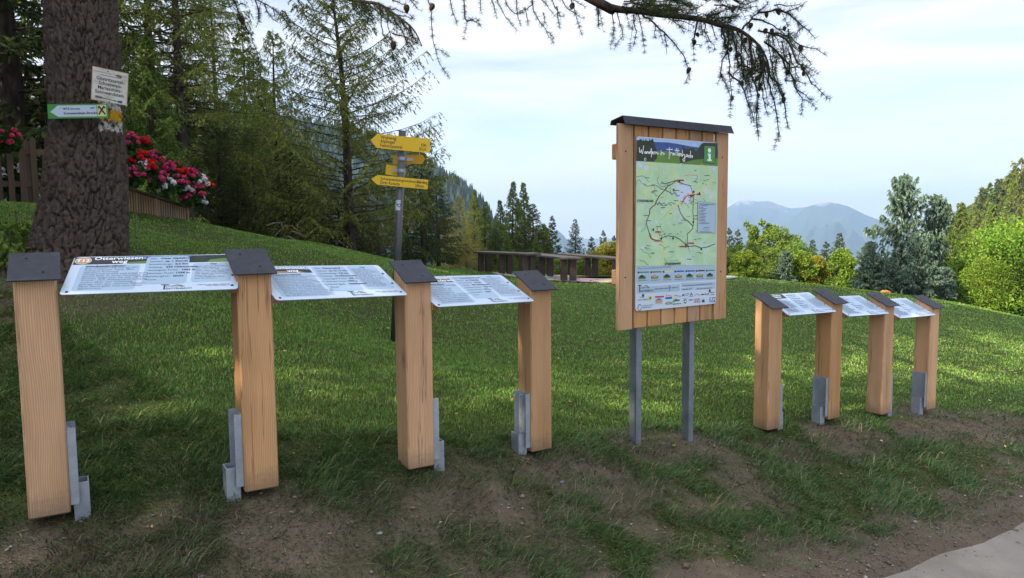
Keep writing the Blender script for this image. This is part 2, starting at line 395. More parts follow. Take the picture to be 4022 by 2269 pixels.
def big_bark():
    t = Mt('furrowed_bark', 0.9, 0.12); v = t.coord((1, 1, 0.5), rnd=False)
    g = t.n('ShaderNodeAttribute', attribute_name='groove').outputs['Fac']; cell = t.n('ShaderNodeAttribute', attribute_name='plate').outputs['Fac']
    f = t.noise(v, 45, 5, 0.7)
    c = t.ramp(f, [(0.28, (0.034, 0.026, 0.022)), (0.5, (0.066, 0.052, 0.043)), (0.72, (0.135, 0.111, 0.095))])
    c = t.mix(t.n('ShaderNodeMath', {0: cell, 1: 0.4}, operation='MULTIPLY').outputs[0], c, (0.120, 0.088, 0.072))
    c = t.mix(t.ramp(g, [(0.0, (0.92,) * 3), (0.55, (0, 0, 0))]), c, (0.022, 0.016, 0.014))
    pw = t.n('ShaderNodeAttribute', attribute_name='paint_white').outputs['Fac']; py = t.n('ShaderNodeAttribute', attribute_name='paint_yellow').outputs['Fac']
    c = t.mix(pw, c, (0.55, 0.54, 0.52)); c = t.mix(py, c, (0.60, 0.33, 0.02))
    t.base(c); t.bump(f, 0.7, 0.012); return t.m
M['bigbark'] = big_bark()
# ------------------------------------------------------------------ terrain
_cp = []
def P(x, y, z): _cp.append((x, y, z))
def Ppx(px, py, Y): _cp.append(tuple(at(px, py, Y)))
for q in [(-1.95, 2.95, .365), (-1.15, 3.24, .365), (-.5, 3.8, .285), (.15, 4.38, .185), (1.07, 5.13, .035), (2.07, 5.8, -.1), (2.7, 6.12, -.11), (3.35, 6.52, -.175), (4.0, 6.97, -.25),
          (-1.3, 8, .35), (-4.04, 7.2, 1.12), (-3.0, 6.3, .98), (-3.2, 5.2, .84), (-2.2, 4.4, .60), (-2.9, 3.4, .52), (-5.4, 5.4, 1.15), (-7, 7, 1.6), (-7, 10.5, 1.95), (-9.5, 12.5, 2.06), (-4.5, 4, .85), (-6.5, 2, .9),
          (-2.5, 9, .75), (-3.2, 11, 1.25), (-4.2, 13, 1.42), (-1.0, 13, .55), (1.5, 10, .08), (1.5, 15, .09), (5, 10, -.22), (5, 14, -.08), (8, 10, -.55), (8.5, 15, -.38), (11, 15, -.75), (6, 7.8, -.45), (10, 9, -1.0), (12, 11, -1.1),
          (-1.9, 1.8, .22), (0, 2.9, -.04), (2.0, 4.05, -.36), (3.34, 4.82, -.46), (6, 6.4, -.68), (9, 8.1, -.95), (0, 0, 0.0), (3, 2, -.42), (-3, 0, .3), (6, 4, -.75), (-1.0, 2.45, .22), (.9, 4.1, -.08),
          (-9, 22, 1.0), (-3, 24, .35), (0, 29, -.6), (6, 30, -1.3), (12, 30, -2.0), (17, 28, -2.3), (18, 20, -1.9), (22, 24, -2.6), (-14, 16, 2.0), (-14, 26, 1.3), (-16, 6, 2.0), (-10, -2, 1.0), (10, 2, -1.2)]: P(*q)
Ppx(520, 915, 9.5); Ppx(610, 915, 10.0); Ppx(700, 935, 10.5); Ppx(520, 975, 8.2); Ppx(640, 990, 8.5); Ppx(600, 862, 11.2)
Ppx(484, 835, 11); Ppx(738, 868, 12.3); Ppx(874, 921, 15); Ppx(1249, 955, 17); Ppx(1499, 1015, 18); Ppx(1780, 1070, 19.2); Ppx(2240, 1105, 20); Ppx(2865, 1086, 22); Ppx(3279, 1127, 22); Ppx(3747, 1187, 22); Ppx(4022, 1249, 21)
_cp = np.array(_cp)
def _tps_fit(p, z, lam=0.004):
    d = np.linalg.norm(p[:, None] - p[None], axis=2); K = np.where(d > 0, d * d * np.log(d + 1e-12), 0) + lam * np.eye(len(p))
    A = np.zeros((len(p) + 3,) * 2); A[:len(p), :len(p)] = K; A[:len(p), len(p):] = np.c_[np.ones(len(p)), p]; A[len(p):, :len(p)] = A[:len(p), len(p):].T
    return np.linalg.solve(A, np.r_[z, 0, 0, 0])
_tw = _tps_fit(_cp[:, :2], _cp[:, 2])
def G0(x, y):
    x = np.atleast_1d(np.asarray(x, float)); y = np.atleast_1d(np.asarray(y, float)); sh = x.shape; x = x.ravel(); y = y.ravel()
    out = np.empty(len(x))
    for i in range(0, len(x), 20000):
        xs, ys = x[i:i + 20000], y[i:i + 20000]
        d2 = (xs[:, None] - _cp[None, :, 0]) ** 2 + (ys[:, None] - _cp[None, :, 1]) ** 2
        out[i:i + 20000] = (0.5 * d2 * np.log(d2 + 1e-12)) @ _tw[:len(_cp)] + _tw[-3] + _tw[-2] * xs + _tw[-1] * ys
    d = np.hypot(x - 1, y - 10); far = -2.5 - np.clip(d - 25, 0, None) * 0.22
    far = np.maximum(far, -150 - 0.002 * d)
    k = sstep(17, 34, d)
    return (np.clip(out, -3.5, 3.0) * (1 - k) + far * k).reshape(sh)
ROAD_D = np.array([0.866, 0.5])
def road_s(x, y): return (np.asarray(x) - 2.0) * -0.5 + (np.asarray(y) - 4.05) * 0.866
def road_u(x, y): return (np.asarray(x) - 2.0) * 0.866 + (np.asarray(y) - 4.05) * 0.5
BARE = [(.93, 5.0, .26, .9), (1.37, 5.3, .24, .9), (.5, 4.3, .36, 1), (.15, 4.2, .25, 1), (-.2, 3.72, .30, 1), (-.55, 3.45, .3, .8), (2.6, 5.88, .32, 1), (2.95, 6.1, .25, .8), (3.5, 6.35, .25, 1), (4.25, 6.85, .55, 1), (2.1, 5.5, .25, .8), (1.55, 5.2, .25, .6), (4.9, 7.1, .5, .9),
        (-1.95, 2.75, .35, 1), (-1.0, 3.05, .35, 1), (-1.4, 2.5, .5, .9), (-.9, 2.7, .3, .8), (-4.0, 6.6, .8, .6), (-4.5, 7.2, .7, .7), (.25, 3.6, .25, .7), (1.0, 4.35, .25, .7), (1.6, 4.75, .3, .8), (.75, 3.9, .2, .7)]
def bare(x, y):
    s = road_s(x, y); u = road_u(x, y); n = fbm(x * 2.2, y * 2.2, 5) - 0.5; n2 = fbm(x * 7, y * 7, 9, 3) - 0.5
    m = sstep(0.44, 0.14, s + n * 0.9 + n2 * 0.5 - 0.05 * np.clip(u, 0, 6)); m = np.maximum(m, sstep(0.64, 0.74, fbm(x * 1.1 + y * .5, y * 2.6 - x * 1.2, 31, 4)) * sstep(1.5, .9, s) * .85)
    lf = sstep(-1.2, -2.4, u + n) * sstep(1.12, 0.86, s + n * 0.3) * 0.62; m = np.maximum(m, lf)
    for bx, by, r, a in BARE: m = np.maximum(m, a * sstep(1.25, 0.55, np.hypot(x - bx, y - by) / r + n * 1.0 + n2 * 0.6))
    bk = sstep(-2.6, -3.2, np.asarray(x) + 0 * n) * sstep(5.2, 5.8, y + n) * sstep(7.4, 6.6, y) * 0.55
    m = np.maximum(m, bk); m = np.where(s < 0.10, 1, m)
    return np.clip(m, 0, 1)
def G(x, y):
    x = np.asarray(x, float); y = np.asarray(y, float)
    b = (fbm(x * 1.7, y * 1.7, 21) - 0.5) * 0.06 + (fbm(x * 6, y * 6, 25, 3) - 0.5) * 0.022
    k = sstep(16, 11, y) * sstep(0.05, 0.4, road_s(x, y))
    return G0(x, y) + (b * k).reshape(np.shape(G0(x, y)))
def gz(x, y): return float(np.ravel(G(np.array([x]), np.array([y])))[0])

def gline(dense, far, n):
    a, b, st = dense; c = np.arange(a, b, st); o = np.geomspace(st, far, n)
    return np.concatenate([a - o[::-1], c, c[-1] + o])
gx = gline((-6.5, 9, 0.075), 9000, 46)
gy = np.concatenate([-np.geomspace(0.3, 400, 16)[::-1] + 1.2, np.arange(1.2, 10, 0.075), np.arange(10, 27, 0.3), 27 + np.geomspace(0.3, 9000, 44)])
GX, GY = np.meshgrid(gx, gy); V = np.c_[GX.ravel(), GY.ravel(), G(GX, GY).ravel()]
nxg, nyg = len(gx), len(gy); ii = (np.arange(nyg - 1)[:, None] * nxg + np.arange(nxg - 1)[None]).ravel()
bm_ = bare(GX.ravel(), GY.ravel())
def ground_mat():
    t = Mt('soil_and_thatch', 0.95, 0.08); v = t.coord(rnd=False)
    f = t.noise(v, 5, 6, 0.65); f2 = t.noise(v, 60, 4, 0.7)
    soil = t.mix(f2, t.ramp(f, [(0.3, (0.095, 0.073, 0.050)), (0.55, (0.165, 0.128, 0.089)), (0.75, (0.25, 0.198, 0.142))]), (0.086, 0.070, 0.052))
    peb = t.n('ShaderNodeTexVoronoi', {'Vector': v, 'Scale': 85.0}); pm = t.ramp(peb.outputs['Distance'], [(0.14, (0.4,) * 3), (0.26, (0, 0, 0))])
    soil = t.mix(pm, soil, t.mix(0.25, (0.15, 0.125, 0.10), peb.outputs['Color']))
    soil = t.mix(0.25, soil, (0.10, 0.078, 0.056))
    th = t.ramp(f2, [(0.3, (0.026, 0.036, 0.013)), (0.7, (0.075, 0.082, 0.030))])
    b = t.n('ShaderNodeAttribute', attribute_name='bare').outputs['Fac']
    t.base(t.mix(b, th, soil)); t.bump(t.n('ShaderNodeMath', {0: f2, 1: peb.outputs['Distance']}, operation='SUBTRACT').outputs[0], 0.6, 0.012); return t.m
link('ground', npmesh('ground', V, [np.c_[ii, ii + 1, ii + nxg + 1, ii + nxg]], ground_mat(), True, {'bare': bm_})); tag(bpy.data.objects['ground'], kind='structure')

def strip(name, pts_l, pts_r, mat, lift):
    """a sheet laid on the terrain between two edge lines"""
    V = []; k = 7
    for a, b in zip(pts_l, pts_r):
        for i in range(k + 1): V.append(a + (b - a) * i / k)
    V = np.array(V); z = G0(V[:, 0], V[:, 1]) + lift
    V = np.c_[V, z]; n = len(pts_l); F = [(i * (k + 1) + j, (i + 1) * (k + 1) + j, (i + 1) * (k + 1) + j + 1, i * (k + 1) + j + 1) for i in range(n - 1) for j in range(k)]
    o = link(name, npmesh(name, V, [np.array(F)], mat, True)); tag(o, kind='structure'); return o
def road_mat():
    t = Mt('dusty_road', 0.92, 0.15); v = t.coord(rnd=False); f = t.noise(v, 2.2, 5, 0.6); g = t.noise(v, 140, 3, 0.7)
    c = t.ramp(f, [(0.3, (0.19, 0.168, 0.142)), (0.7, (0.265, 0.236, 0.202))]); vo = t.n('ShaderNodeTexVoronoi', {'Vector': v, 'Scale': 120.0})
    c = t.mix(t.ramp(vo.outputs['Distance'], [(0.1, (0.45,) * 3), (0.3, (0, 0, 0))]), c, t.mix(0.6, (0.30, 0.27, 0.24), vo.outputs['Color']))
    st = t.noise(v, 0.9, 5, 0.7); t.base(t.mix(t.ramp(st, [(.45, (0, 0, 0)), (.7, (.6,) * 3)]), c, (0.15, 0.12, 0.09))); t.bump(g, 0.3, 0.004); return t.m
def hit(px, py):
    r = ray(px, py); t = 3.0
    for _ in range(60): q = EYE + r * t; t += (q[2] - float(G0(q[0], q[1])[0])) * .5 / max(.2, -r[2])
    return (EYE + r * t)[:2]
RP = hit(3440, 2269); _q = hit(4022, 2040); RD = (_q - RP) / np.linalg.norm(_q - RP)
us = np.linspace(-10, 16, 120)
el = []; er = []
for u in us:
    p = RP + RD * u; n = np.array([-RD[1], RD[0]])
    wv = (float(fbm(np.array([u * 1.6]), np.array([3.0]), 40)[0]) - 0.5) * 0.16
    el.append(p + n * (wv - 0.02)); er.append(p - n * 4.2)
strip('road', el, er, road_mat(), 0.006)
def paving_mat():
    t = Mt('stone_paving', 0.85, 0.2); v = t.coord((1.6, 1.6, 1.6), rnd=False)
    vo = t.n('ShaderNodeTexVoronoi', {'Vector': v, 'Scale': 1.0}, feature='DISTANCE_TO_EDGE'); vc = t.n('ShaderNodeTexVoronoi', {'Vector': v, 'Scale': 1.0})
    c = t.mix(0.25, (0.36, 0.27, 0.21), vc.outputs['Color']); t.base(t.mix(t.ramp(vo.outputs['Distance'], [(0.02, (1, 1, 1)), (0.06, (0, 0, 0))]), c, (0.09, 0.075, 0.06))); return t.m
ang = np.linspace(0, 2 * np.pi, 41)[:-1]
pv = np.array([[3.0 + 3.6 * math.cos(a), 21.6 + 2.2 * math.sin(a)] for a in ang])
rings = [pv * 0 + [3.0, 21.6]] + [np.array([3.0, 21.6]) + (pv - [3.0, 21.6]) * k for k in (0.35, 0.7, 1.0)]
PVV = np.concatenate(rings[1:]); PVV = np.c_[PVV, G0(PVV[:, 0], PVV[:, 1]) + 0.03]
F = [(k * 40 + i, k * 40 + (i + 1) % 40, (k + 1) * 40 + (i + 1) % 40, (k + 1) * 40 + i) for k in range(2) for i in range(40)]
pm = npmesh('paving', PVV, [np.array(F), np.array([list(range(40))])], paving_mat(), True)
tag(link('paving', pm), kind='structure')

# ------------------------------------------------------------------ grass: one uncountable mass
NBL = 760000
def grass_mat():
    t = Mt('grass_blades'); t.nt.nodes.remove(t.b); g = t.n('ShaderNodeNewGeometry')
    a = t.n('ShaderNodeAttribute', attribute_name='bank').outputs['Fac']
    lawn = t.ramp(g.outputs['Random Per Island'], [(0, (0.066, 0.165, 0.022)), (0.5, (0.132, 0.280, 0.036)), (0.9, (0.21, 0.36, 0.055)), (0.97, (0.31, 0.37, 0.09)), (1, (0.44, 0.38, 0.18))])
    bank = t.ramp(g.outputs['Random Per Island'], [(0, (0.034, 0.092, 0.024)), (0.5, (0.068, 0.150, 0.036)), (0.86, (0.12, 0.20, 0.055)), (0.93, (0.21, 0.18, 0.09)), (1, (0.40, 0.33, 0.20))])
    v = t.coord(rnd=False); p = t.ramp(t.noise(v, 1.3, 6, 0.68), [(0.42, (0, 0, 0)), (0.66, (0.45,) * 3)])
    c = t.mix(p, t.mix(a, lawn, bank), t.mix(a, (0.16, 0.24, 0.04), (0.085, 0.105, 0.035)))
    dr = t.n('ShaderNodeAttribute', attribute_name='dry').outputs['Fac']; c = t.mix(dr, c, t.ramp(g.outputs['Random Per Island'], [(0, (0.05, 0.045, 0.026)), (0.6, (0.115, 0.095, 0.058)), (1, (0.27, 0.225, 0.145))]))
    d = t.n('ShaderNodeBsdfDiffuse', {'Color': c}); tr = t.n('ShaderNodeBsdfTranslucent', {'Color': c}); gl = t.n('ShaderNodeBsdfGlossy', {'Color': (1, 1, 1, 1), 'Roughness': 0.5})
    m = t.n('ShaderNodeMixShader', {'Fac': 0.3, 1: d.outputs[0], 2: tr.outputs[0]}); m = t.n('ShaderNodeMixShader', {'Fac': 0.025, 1: m.outputs[0], 2: gl.outputs[0]})
    t.l(m.outputs[0], t.out.inputs['Surface']); return t.m
def blades(x, y, z, h, wd, lean, az, curl):
    n = len(x); o = np.c_[x, y, z]; d = np.c_[np.cos(az), np.sin(az), 0 * x]; side_a = az + np.pi / 2 + rng.normal(0, 0.5, n)
    sd_ = np.c_[np.cos(side_a), np.sin(side_a), 0 * x] * (wd * 0.5)[:, None]
    mid = o + d * (h * np.sin(lean) * 0.5)[:, None]; mid[:, 2] += h * np.cos(lean) * 0.55
    l2 = lean + curl; tip = mid + d * (h * np.sin(l2) * 0.5)[:, None]; tip[:, 2] += h * np.cos(l2) * 0.5
    V = np.empty((n, 5, 3)); V[:, 0] = o - sd_; V[:, 1] = o + sd_; V[:, 2] = mid + sd_ * 0.8; V[:, 3] = mid - sd_ * 0.8; V[:, 4] = tip
    b = np.arange(n)[:, None] * 5
    return V.reshape(-1, 3), b + np.array([[0, 1, 2, 3]]), b + np.array([[3, 2, 4]])
def scatter(n, y0, y1, p):
    yy = (y0 ** (1 - p) + rng.random(n) * (y1 ** (1 - p) - y0 ** (1 - p))) ** (1 / (1 - p)); xx = (rng.random(n) * 1.64 - 0.82) * (yy + 0.35)
    return xx, yy
x, y = scatter(NBL, 1.7, 24.5, 1.25)
b = bare(x, y); cl = fbm(x * 4.5, y * 4.5, 60, 3); s = road_s(x, y)
lawn = sstep(1.25, 1.9, s + (fbm(x * 1.5, y * 1.5, 70) - 0.5) * 0.7) * sstep(-3.6, -2.0, x + (y - 5) * 1.2)
lawn = np.maximum(lawn, sstep(7.2, 8.5, y))
keep = rng.random(len(x)) < (1 - .92 * b) * np.where(lawn > 0.5, 1.0, 0.35 + 0.9 * sstep(0.35, 0.6, cl)) + 0.28 * (s > 0.25)
keep &= s > 0.06
keep &= ~(np.hypot((x - 3.0) / 3.5, (y - 21.6) / 2.1) < 1)
keep &= np.hypot(x + 4.04, y - 7.2) > 0.6
x, y, b, cl, s, lawn = (q[keep] for q in (x, y, b, cl, s, lawn))
n = len(x); z = np.ravel(G(x, y)) - 0.004
far = np.maximum(1, y / 3.2)
h = np.where(lawn > 0.5, rng.uniform(0.018, 0.038, n), rng.uniform(0.04, 0.085, n) * (0.55 + 0.9 * sstep(0.3, 0.65, cl))) * (1 - 0.45 * b)
tall = (rng.random(n) < 0.012) & (lawn < 0.5); h = np.where(tall, h * 2.0, h); h = np.where(b > .7, h * 1.5, h)
wd = np.where(lawn > 0.5, 0.0034, 0.0036) * far * rng.uniform(0.7, 1.3, n)
down = math.atan2(-0.75, 0.66)
az = np.where(lawn > 0.5, rng.uniform(0, 2 * np.pi, n), down + rng.normal(0, 0.9, n) + (cl - 0.5) * 5)
lean = np.where(lawn > 0.5, rng.uniform(0.05, 0.6, n), rng.uniform(0.55, 1.35, n)); curl = rng.uniform(0.2, 0.8, n)
lim = np.where(lean + curl > 1.75, 1.75 - lean, curl)
Vb, Fq, Ft = blades(x, y, z, h, wd, lean, az, lim)
tag(link('grass', npmesh('grass', Vb, [Fq, Ft], grass_mat(), False, {'bank': np.repeat(1 - lawn, 5), 'dry': np.repeat(np.clip(b * 1.1, 0, 1) * (rng.random(n) < .5), 5)})), kind='stuff', label='short green lawn grass and flattened bank grass', cat='grass')

# gravel along the road and on the bare soil
def gravel():
    n = 15000; u = rng.uniform(-4.5, 6.5, n); s = np.abs(rng.normal(0.10, 0.34, n)) - 0.16; k = rng.random(n) < 0.4; s = np.where(k, rng.uniform(0.2, 1.6, n), s)
    x = 2 + 0.866 * u - 0.5 * s; y = 4.05 + 0.5 * u + 0.866 * s; x = np.where(k, x, RP[0] + RD[0] * (u - 1) - RD[1] * s); y = np.where(k, y, RP[1] + RD[1] * (u - 1) + RD[0] * s); ok = rng.random(n) < np.where(k, bare(x, y), 0.3 + 0.7 * sstep(-2.5, 1.5, u)); x, y = x[ok], y[ok]; n = len(x)
    r = np.exp(rng.normal(-5.35, 0.55, n)); r = np.minimum(r, 0.03); z = np.ravel(G(x, y)) + r * 0.15 + 0.004
    base = np.array([[1, 0, 0], [0.3, 0.95, 0], [-0.8, 0.6, 0], [-0.8, -0.6, 0], [0.3, -0.95, 0], [0.1, 0.1, 1], [0, 0, -1]], float)
    jit = rng.uniform(0.6, 1.3, (n, 7, 3)); a = rng.uniform(0, 6.28, n); V = base[None] * jit * np.array([1, 0.75, 0.5]) * r[:, None, None]
    X = V[..., 0] * np.cos(a)[:, None] - V[..., 1] * np.sin(a)[:, None]; Y = V[..., 0] * np.sin(a)[:, None] + V[..., 1] * np.cos(a)[:, None]
    V = np.stack([X + x[:, None], Y + y[:, None], V[..., 2] + z[:, None]], 2).reshape(-1, 3)
    t = np.array([[0, 1, 5], [1, 2, 5], [2, 3, 5], [3, 4, 5], [4, 0, 5], [1, 0, 6], [2, 1, 6], [3, 2, 6], [4, 3, 6], [0, 4, 6]]); F = (np.arange(n)[:, None, None] * 7 + t[None]).reshape(-1, 3)
    m = Mt('gravel_stone', 0.9, 0.15); g = m.n('ShaderNodeNewGeometry'); m.base(m.ramp(g.outputs['Random Per Island'], [(0, (0.09, 0.07, 0.052)), (0.6, (0.17, 0.14, 0.11)), (0.85, (0.23, 0.20, 0.17)), (0.93, (0.20, 0.22, 0.25)), (1, (0.42, 0.40, 0.37))]))
    tag(link('gravel', npmesh('gravel', V, [F], m.m)), kind='stuff', label='loose gravel on the bare earth beside the road', cat='gravel')
gravel()
# fallen leaves and dry straw lying about
def litter():
    n = 1500; x, y = scatter(n, 2.2, 7.5, 0.6); ok = (road_s(x, y) > 0.1); x, y = x[ok], y[ok]; n = len(x); z = np.ravel(G(x, y)) + 0.012
    L = rng.uniform(0.012, 0.05, n); lf_ = rng.random(n) > 0.85; L = np.where(lf_, rng.uniform(.006, .014, n), L); wd = np.where(lf_, L * 0.5, 0.0016); a = rng.uniform(0, 6.28, n); d = np.c_[np.cos(a), np.sin(a), rng.normal(0, 0.2, n)] * L[:, None]; e = np.c_[-np.sin(a), np.cos(a), rng.normal(0, 0.3, n)] * wd[:, None]; o = np.c_[x, y, z]
    V = np.stack([o - d, o - e, o + d, o + e], 1).reshape(-1, 3)
    tag(link('leaf_litter', npmesh('leaf_litter', V, [np.arange(n)[:, None] * 4 + np.array([[0, 1, 2, 3]])], leaf_mat('dry_litter', [(0, (0.16, 0.10, 0.05)), (0.6, (0.34, 0.26, 0.15)), (0.93, (0.45, 0.36, 0.22)), (1, (0.6, 0.38, 0.05))], 0.2))), kind='stuff', label='dry stalks and fallen leaves scattered on the bank', cat='leaf litter')
litter()
def lawn_leaves():
    n = 520; x, y = scatter(n, 4.5, 15, 0.9); ok = road_s(x, y) > .8; x, y = x[ok], y[ok]; n = len(x); z = np.ravel(G(x, y)) + rng.uniform(.012, .035, n); L = rng.uniform(.010, .022, n); a = rng.uniform(0, 6.28, n)
    d = np.c_[np.cos(a), np.sin(a), rng.normal(0, .3, n)] * L[:, None]; e = np.c_[-np.sin(a), np.cos(a), rng.normal(0, .3, n)] * (L * .6)[:, None]; o = np.c_[x, y, z]
    V = np.stack([o - d, o - e, o + d, o + e], 1).reshape(-1, 3)
    tag(link('fallen_leaves', npmesh('fallen_leaves', V, [np.arange(n)[:, None] * 4 + np.array([[0, 1, 2, 3]])], leaf_mat('fallen_leaf', [(0, (.10, .06, .03)), (.4, (.26, .17, .06)), (.75, (.48, .36, .06)), (1, (.55, .5, .4))], .2))), kind='stuff', label='small yellow and brown leaves lying about the lawn', cat='fallen leaves')
lawn_leaves()
# ------------------------------------------------------------------ print: flat graphics laid in layers on a sheet
class Sheet:
    """u to the right, v up, both 0..1 on a w x h sheet in its own local plane (x right, y up, z out of the face)"""
    def __init__(s, w, h): s.w = w; s.h = h; s.L = {}
    def mb(s, part, mat): return s.L.setdefault((part, mat), MB())
    def pts(s, part, mat, pts, lay): s.mb(part, mat).poly([(p[0] * s.w, p[1] * s.h, lay * 0.0006) for p in pts])
    def rect(s, part, mat, u0, v0, u1, v1, lay, r=0.0):
        if r > 0:
            ru, rv = r / s.w, r / s.h; P_ = []
            for cx, cy, a0 in ((u1 - ru, v1 - rv, 0), (u0 + ru, v1 - rv, 90), (u0 + ru, v0 + rv, 180), (u1 - ru, v0 + rv, 270)):
                for k in range(5):
                    a = R(a0 + k * 22.5); P_.append((cx + ru * math.cos(a), cy + rv * math.sin(a)))
            s.pts(part, mat, P_, lay)
        else: s.pts(part, mat, [(u0, v0), (u1, v0), (u1, v1), (u0, v1)], lay)
    def disc(s, part, mat, u, v, r, lay, n=20): s.pts(part, mat, [(u + r / s.w * math.cos(2 * math.pi * k / n), v + r / s.h * math.sin(2 * math.pi * k / n)) for k in range(n)], lay)
    def line(s, part, mat, pts, wd, lay):
        b = s.mb(part, mat); q = [np.array([p[0] * s.w, p[1] * s.h]) for p in pts]
        for a, c in zip(q[:-1], q[1:]):
            d = c - a; L = np.linalg.norm(d)
            if L < 1e-7: continue
            d = d / L; n = np.array([-d[1], d[0]]) * wd / 2; a2 = a - d * wd * 0.3; c2 = c + d * wd * 0.3
            lay += 0.013
            b.poly([(*(a2 - n), lay * 0.0006), (*(c2 - n), lay * 0.0006), (*(c2 + n), lay * 0.0006), (*(a2 + n), lay * 0.0006)])
    def text(s, part, mat, txt, u, v, size, lay, bold=0.0, wide=1.0, shear=0.0, align='LEFT', lead=1.0, rot=0.0):
        cu = bpy.data.curves.new('t', 'FONT'); cu.body = txt; cu.size = size; cu.offset = bold * size; cu.shear = shear; cu.align_x = align; cu.space_line = lead; cu.resolution_u = 2
        o = bpy.data.objects.new('t', cu); me = bpy.data.meshes.new_from_object(o)
        c, sn = math.cos(rot), math.sin(rot)
        vs = [(u * s.w + (p.co.x * c * wide - p.co.y * sn), v * s.h + (p.co.x * sn * wide + p.co.y * c), lay * 0.0006) for p in me.vertices]
        s.mb(part, mat).add(vs, [tuple(p.vertices) for p in me.polygons])
        bpy.data.objects.remove(o); bpy.data.curves.remove(cu); bpy.data.meshes.remove(me)
    def words(s, part, mat, u0, u1, v, hgt, lay, rnd, dens=0.8):
        """a line of print too small to read, word by word"""
        u = u0
        while u < u1 - 0.004:
            L = min(rnd.uniform(0.012, 0.05), u1 - u); s.pts(part, mat, [(u, v), (u + L, v), (u + L, v + hgt), (u, v + hgt)], lay); u += L + 0.007
    def build(s, parent, Mtx):
        by = {}
        for (part, mat), b in s.L.items(): by.setdefault(part, []).append((mat, b))
        for part, lst in by.items():
            o = MB(); mats = []
            for i, (mat, b) in enumerate(lst):
                mats.append(M[mat]); o.add(b.v, b.f, i)
            me = o.mesh(part, mats); ob = link(part, me, parent); ob.matrix_local = Mtx

# ------------------------------------------------------------------ the two rows of slanted information panels
WP, DP, HP, SL = 0.150, 0.152, 1.0, R(25)
POSTS = [(-1.991, 2.936, .412, 30.9), (-1.207, 3.229, .411, 31.5), (-.548, 3.765, .328, 31.0), (.111, 4.363, .229, 31.6), (2.034, 5.784, -.057, 30.6), (2.662, 6.106, -.060, 32.0), (3.309, 6.512, -.131, 32.0), (3.973, 6.954, -.204, 32.0)]
SIDE = [1, -1, 1, -1, 1, -1, 1, -1]          # which flank carries the steel shoe
def dirs(h): h = R(h); return np.array([math.cos(h), math.sin(h)]), np.array([-math.sin(h), math.cos(h)])
def post_mesh():
    b = MB(); k = 0.007; rise = DP * math.tan(SL)
    ring = [(k, 0), (WP - k, 0), (WP, k), (WP, DP - k), (WP - k, DP), (k, DP), (0, DP - k), (0, k)]
    ins = [(min(max(x, k), WP - k), min(max(y, k), DP - k)) for x, y in ring]
    vs = [(x, y, 0) for x, y in ins] + [(x, y, k) for x, y in ring] + [(x, y, HP + y / DP * rise) for x, y in ring]
    fs = [(L * 8 + i, L * 8 + (i + 1) % 8, L * 8 + 8 + (i + 1) % 8, L * 8 + 8 + i) for L in range(2) for i in range(8)] + [tuple(range(7, -1, -1)), tuple(range(16, 24))]
    return b.add(vs, fs)
slope = Matrix.Rotation(SL, 4, 'X')
def cap_mesh():
    return MB().box((-0.016, -0.045, 0.001), (WP + 0.016, DP / math.cos(SL) + 0.03, 0.0075), Matrix.Translation((0, 0, HP + 0.001)) @ slope)
def screw_mesh(p, M_, r=0.006, h=0.004):
    b = MB(); n = 8; vs = [M_ @ Vector((p[0] + r * math.cos(6.283 * i / n), p[1] + r * math.sin(6.283 * i / n), p[2] + z)) for z in (0, h) for i in range(n)]
    return b.add(vs, [(i, (i + 1) % n, n + (i + 1) % n, n + i) for i in range(n)] + [tuple(range(n, 2 * n))])
def shoe_mesh(sd_):
    """U-shaped steel plate on the flank, welded to a square tube that stands in the ground"""
    b = MB(); x0 = WP if sd_ > 0 else 0.0; t = 0.005; S = lambda x: x0 + sd_ * x
    def bx(xa, xb, y0, y1, z0, z1): b.box((min(S(xa), S(xb)), y0, z0), (max(S(xa), S(xb)), y1, z1))
    bx(0.001, 0.006, 0.012, 0.140, 0.03, 0.36)                      # web
    bx(0.0062, 0.034, 0.012, 0.0175, 0.03, 0.36); bx(0.0062, 0.034, 0.1345, 0.140, 0.03, 0.36)   # flanges
    # hollow tube
    xa, xb, ya, yb, za, zb = 0.012, 0.072, 0.034, 0.118, -0.09, 0.115
    bx(xa, xb, ya, ya + t, za, zb); bx(xa, xb, yb - t, yb, za, zb); bx(xa, xa + t, ya + t, yb - t, za, zb); bx(xb - t, xb, ya + t, yb - t, za, zb)
    bx(0.0062, 0.0118, 0.05, 0.10, 0.03, 0.10)
    return b
TXT1 = 'Die Wanderung startet am\nKummerbauer Stadl. Man\nwandert Richtung\nHinterotterstraße und biegt kurz\ndarauf links in einen Forstweg ein.\nDiesem folgt man bis zur „Großen\nWiese“. Am Wiesenrand entlang,\nweiter über den Waldweg\ngelangt man zur „kleinen Wiese“.\nÜber diese geht man zum Otter\nGipfelkreuz.'
TXT2 = 'Die Wanderung startet beim Kummerbauer\nStadl. Nach ca. 150 m auf der\nHinterotterstraße nimmt man die\nAbzweigung rechts talwärts in einen\nWaldweg. Dieser quert immer wieder die\nHinterotterstraße. Vorbei beim\nSchabauerhof (Nr. 28) biegt man links weg\nund folgt der Asphaltstraße bis zum\nOtterhof (Nr. 25). Weiter über einen\nSchotterweg vorbei beim Otterhof (Nr. 23)\ngeht man bergab bis man zur Landesstraße\n(L175) gelangt. Diese quert man und geht\nüber die Mies-Siedlung zum Hubertushof.'
TXT3 = 'Vom Kummerbauer Stadl geht\nes vorbei bei der\n„Sonnwendhütte“ auf\nForststraßen bis zur\nSchwarzenberghütte.\nDie Route führt uns weiter bis zu\nden „Drei Kreuzen“ und über\nden Almbauer Morgenbesser\nretour zum Ausgangspunkt,\neine ideale Rundwanderung.'
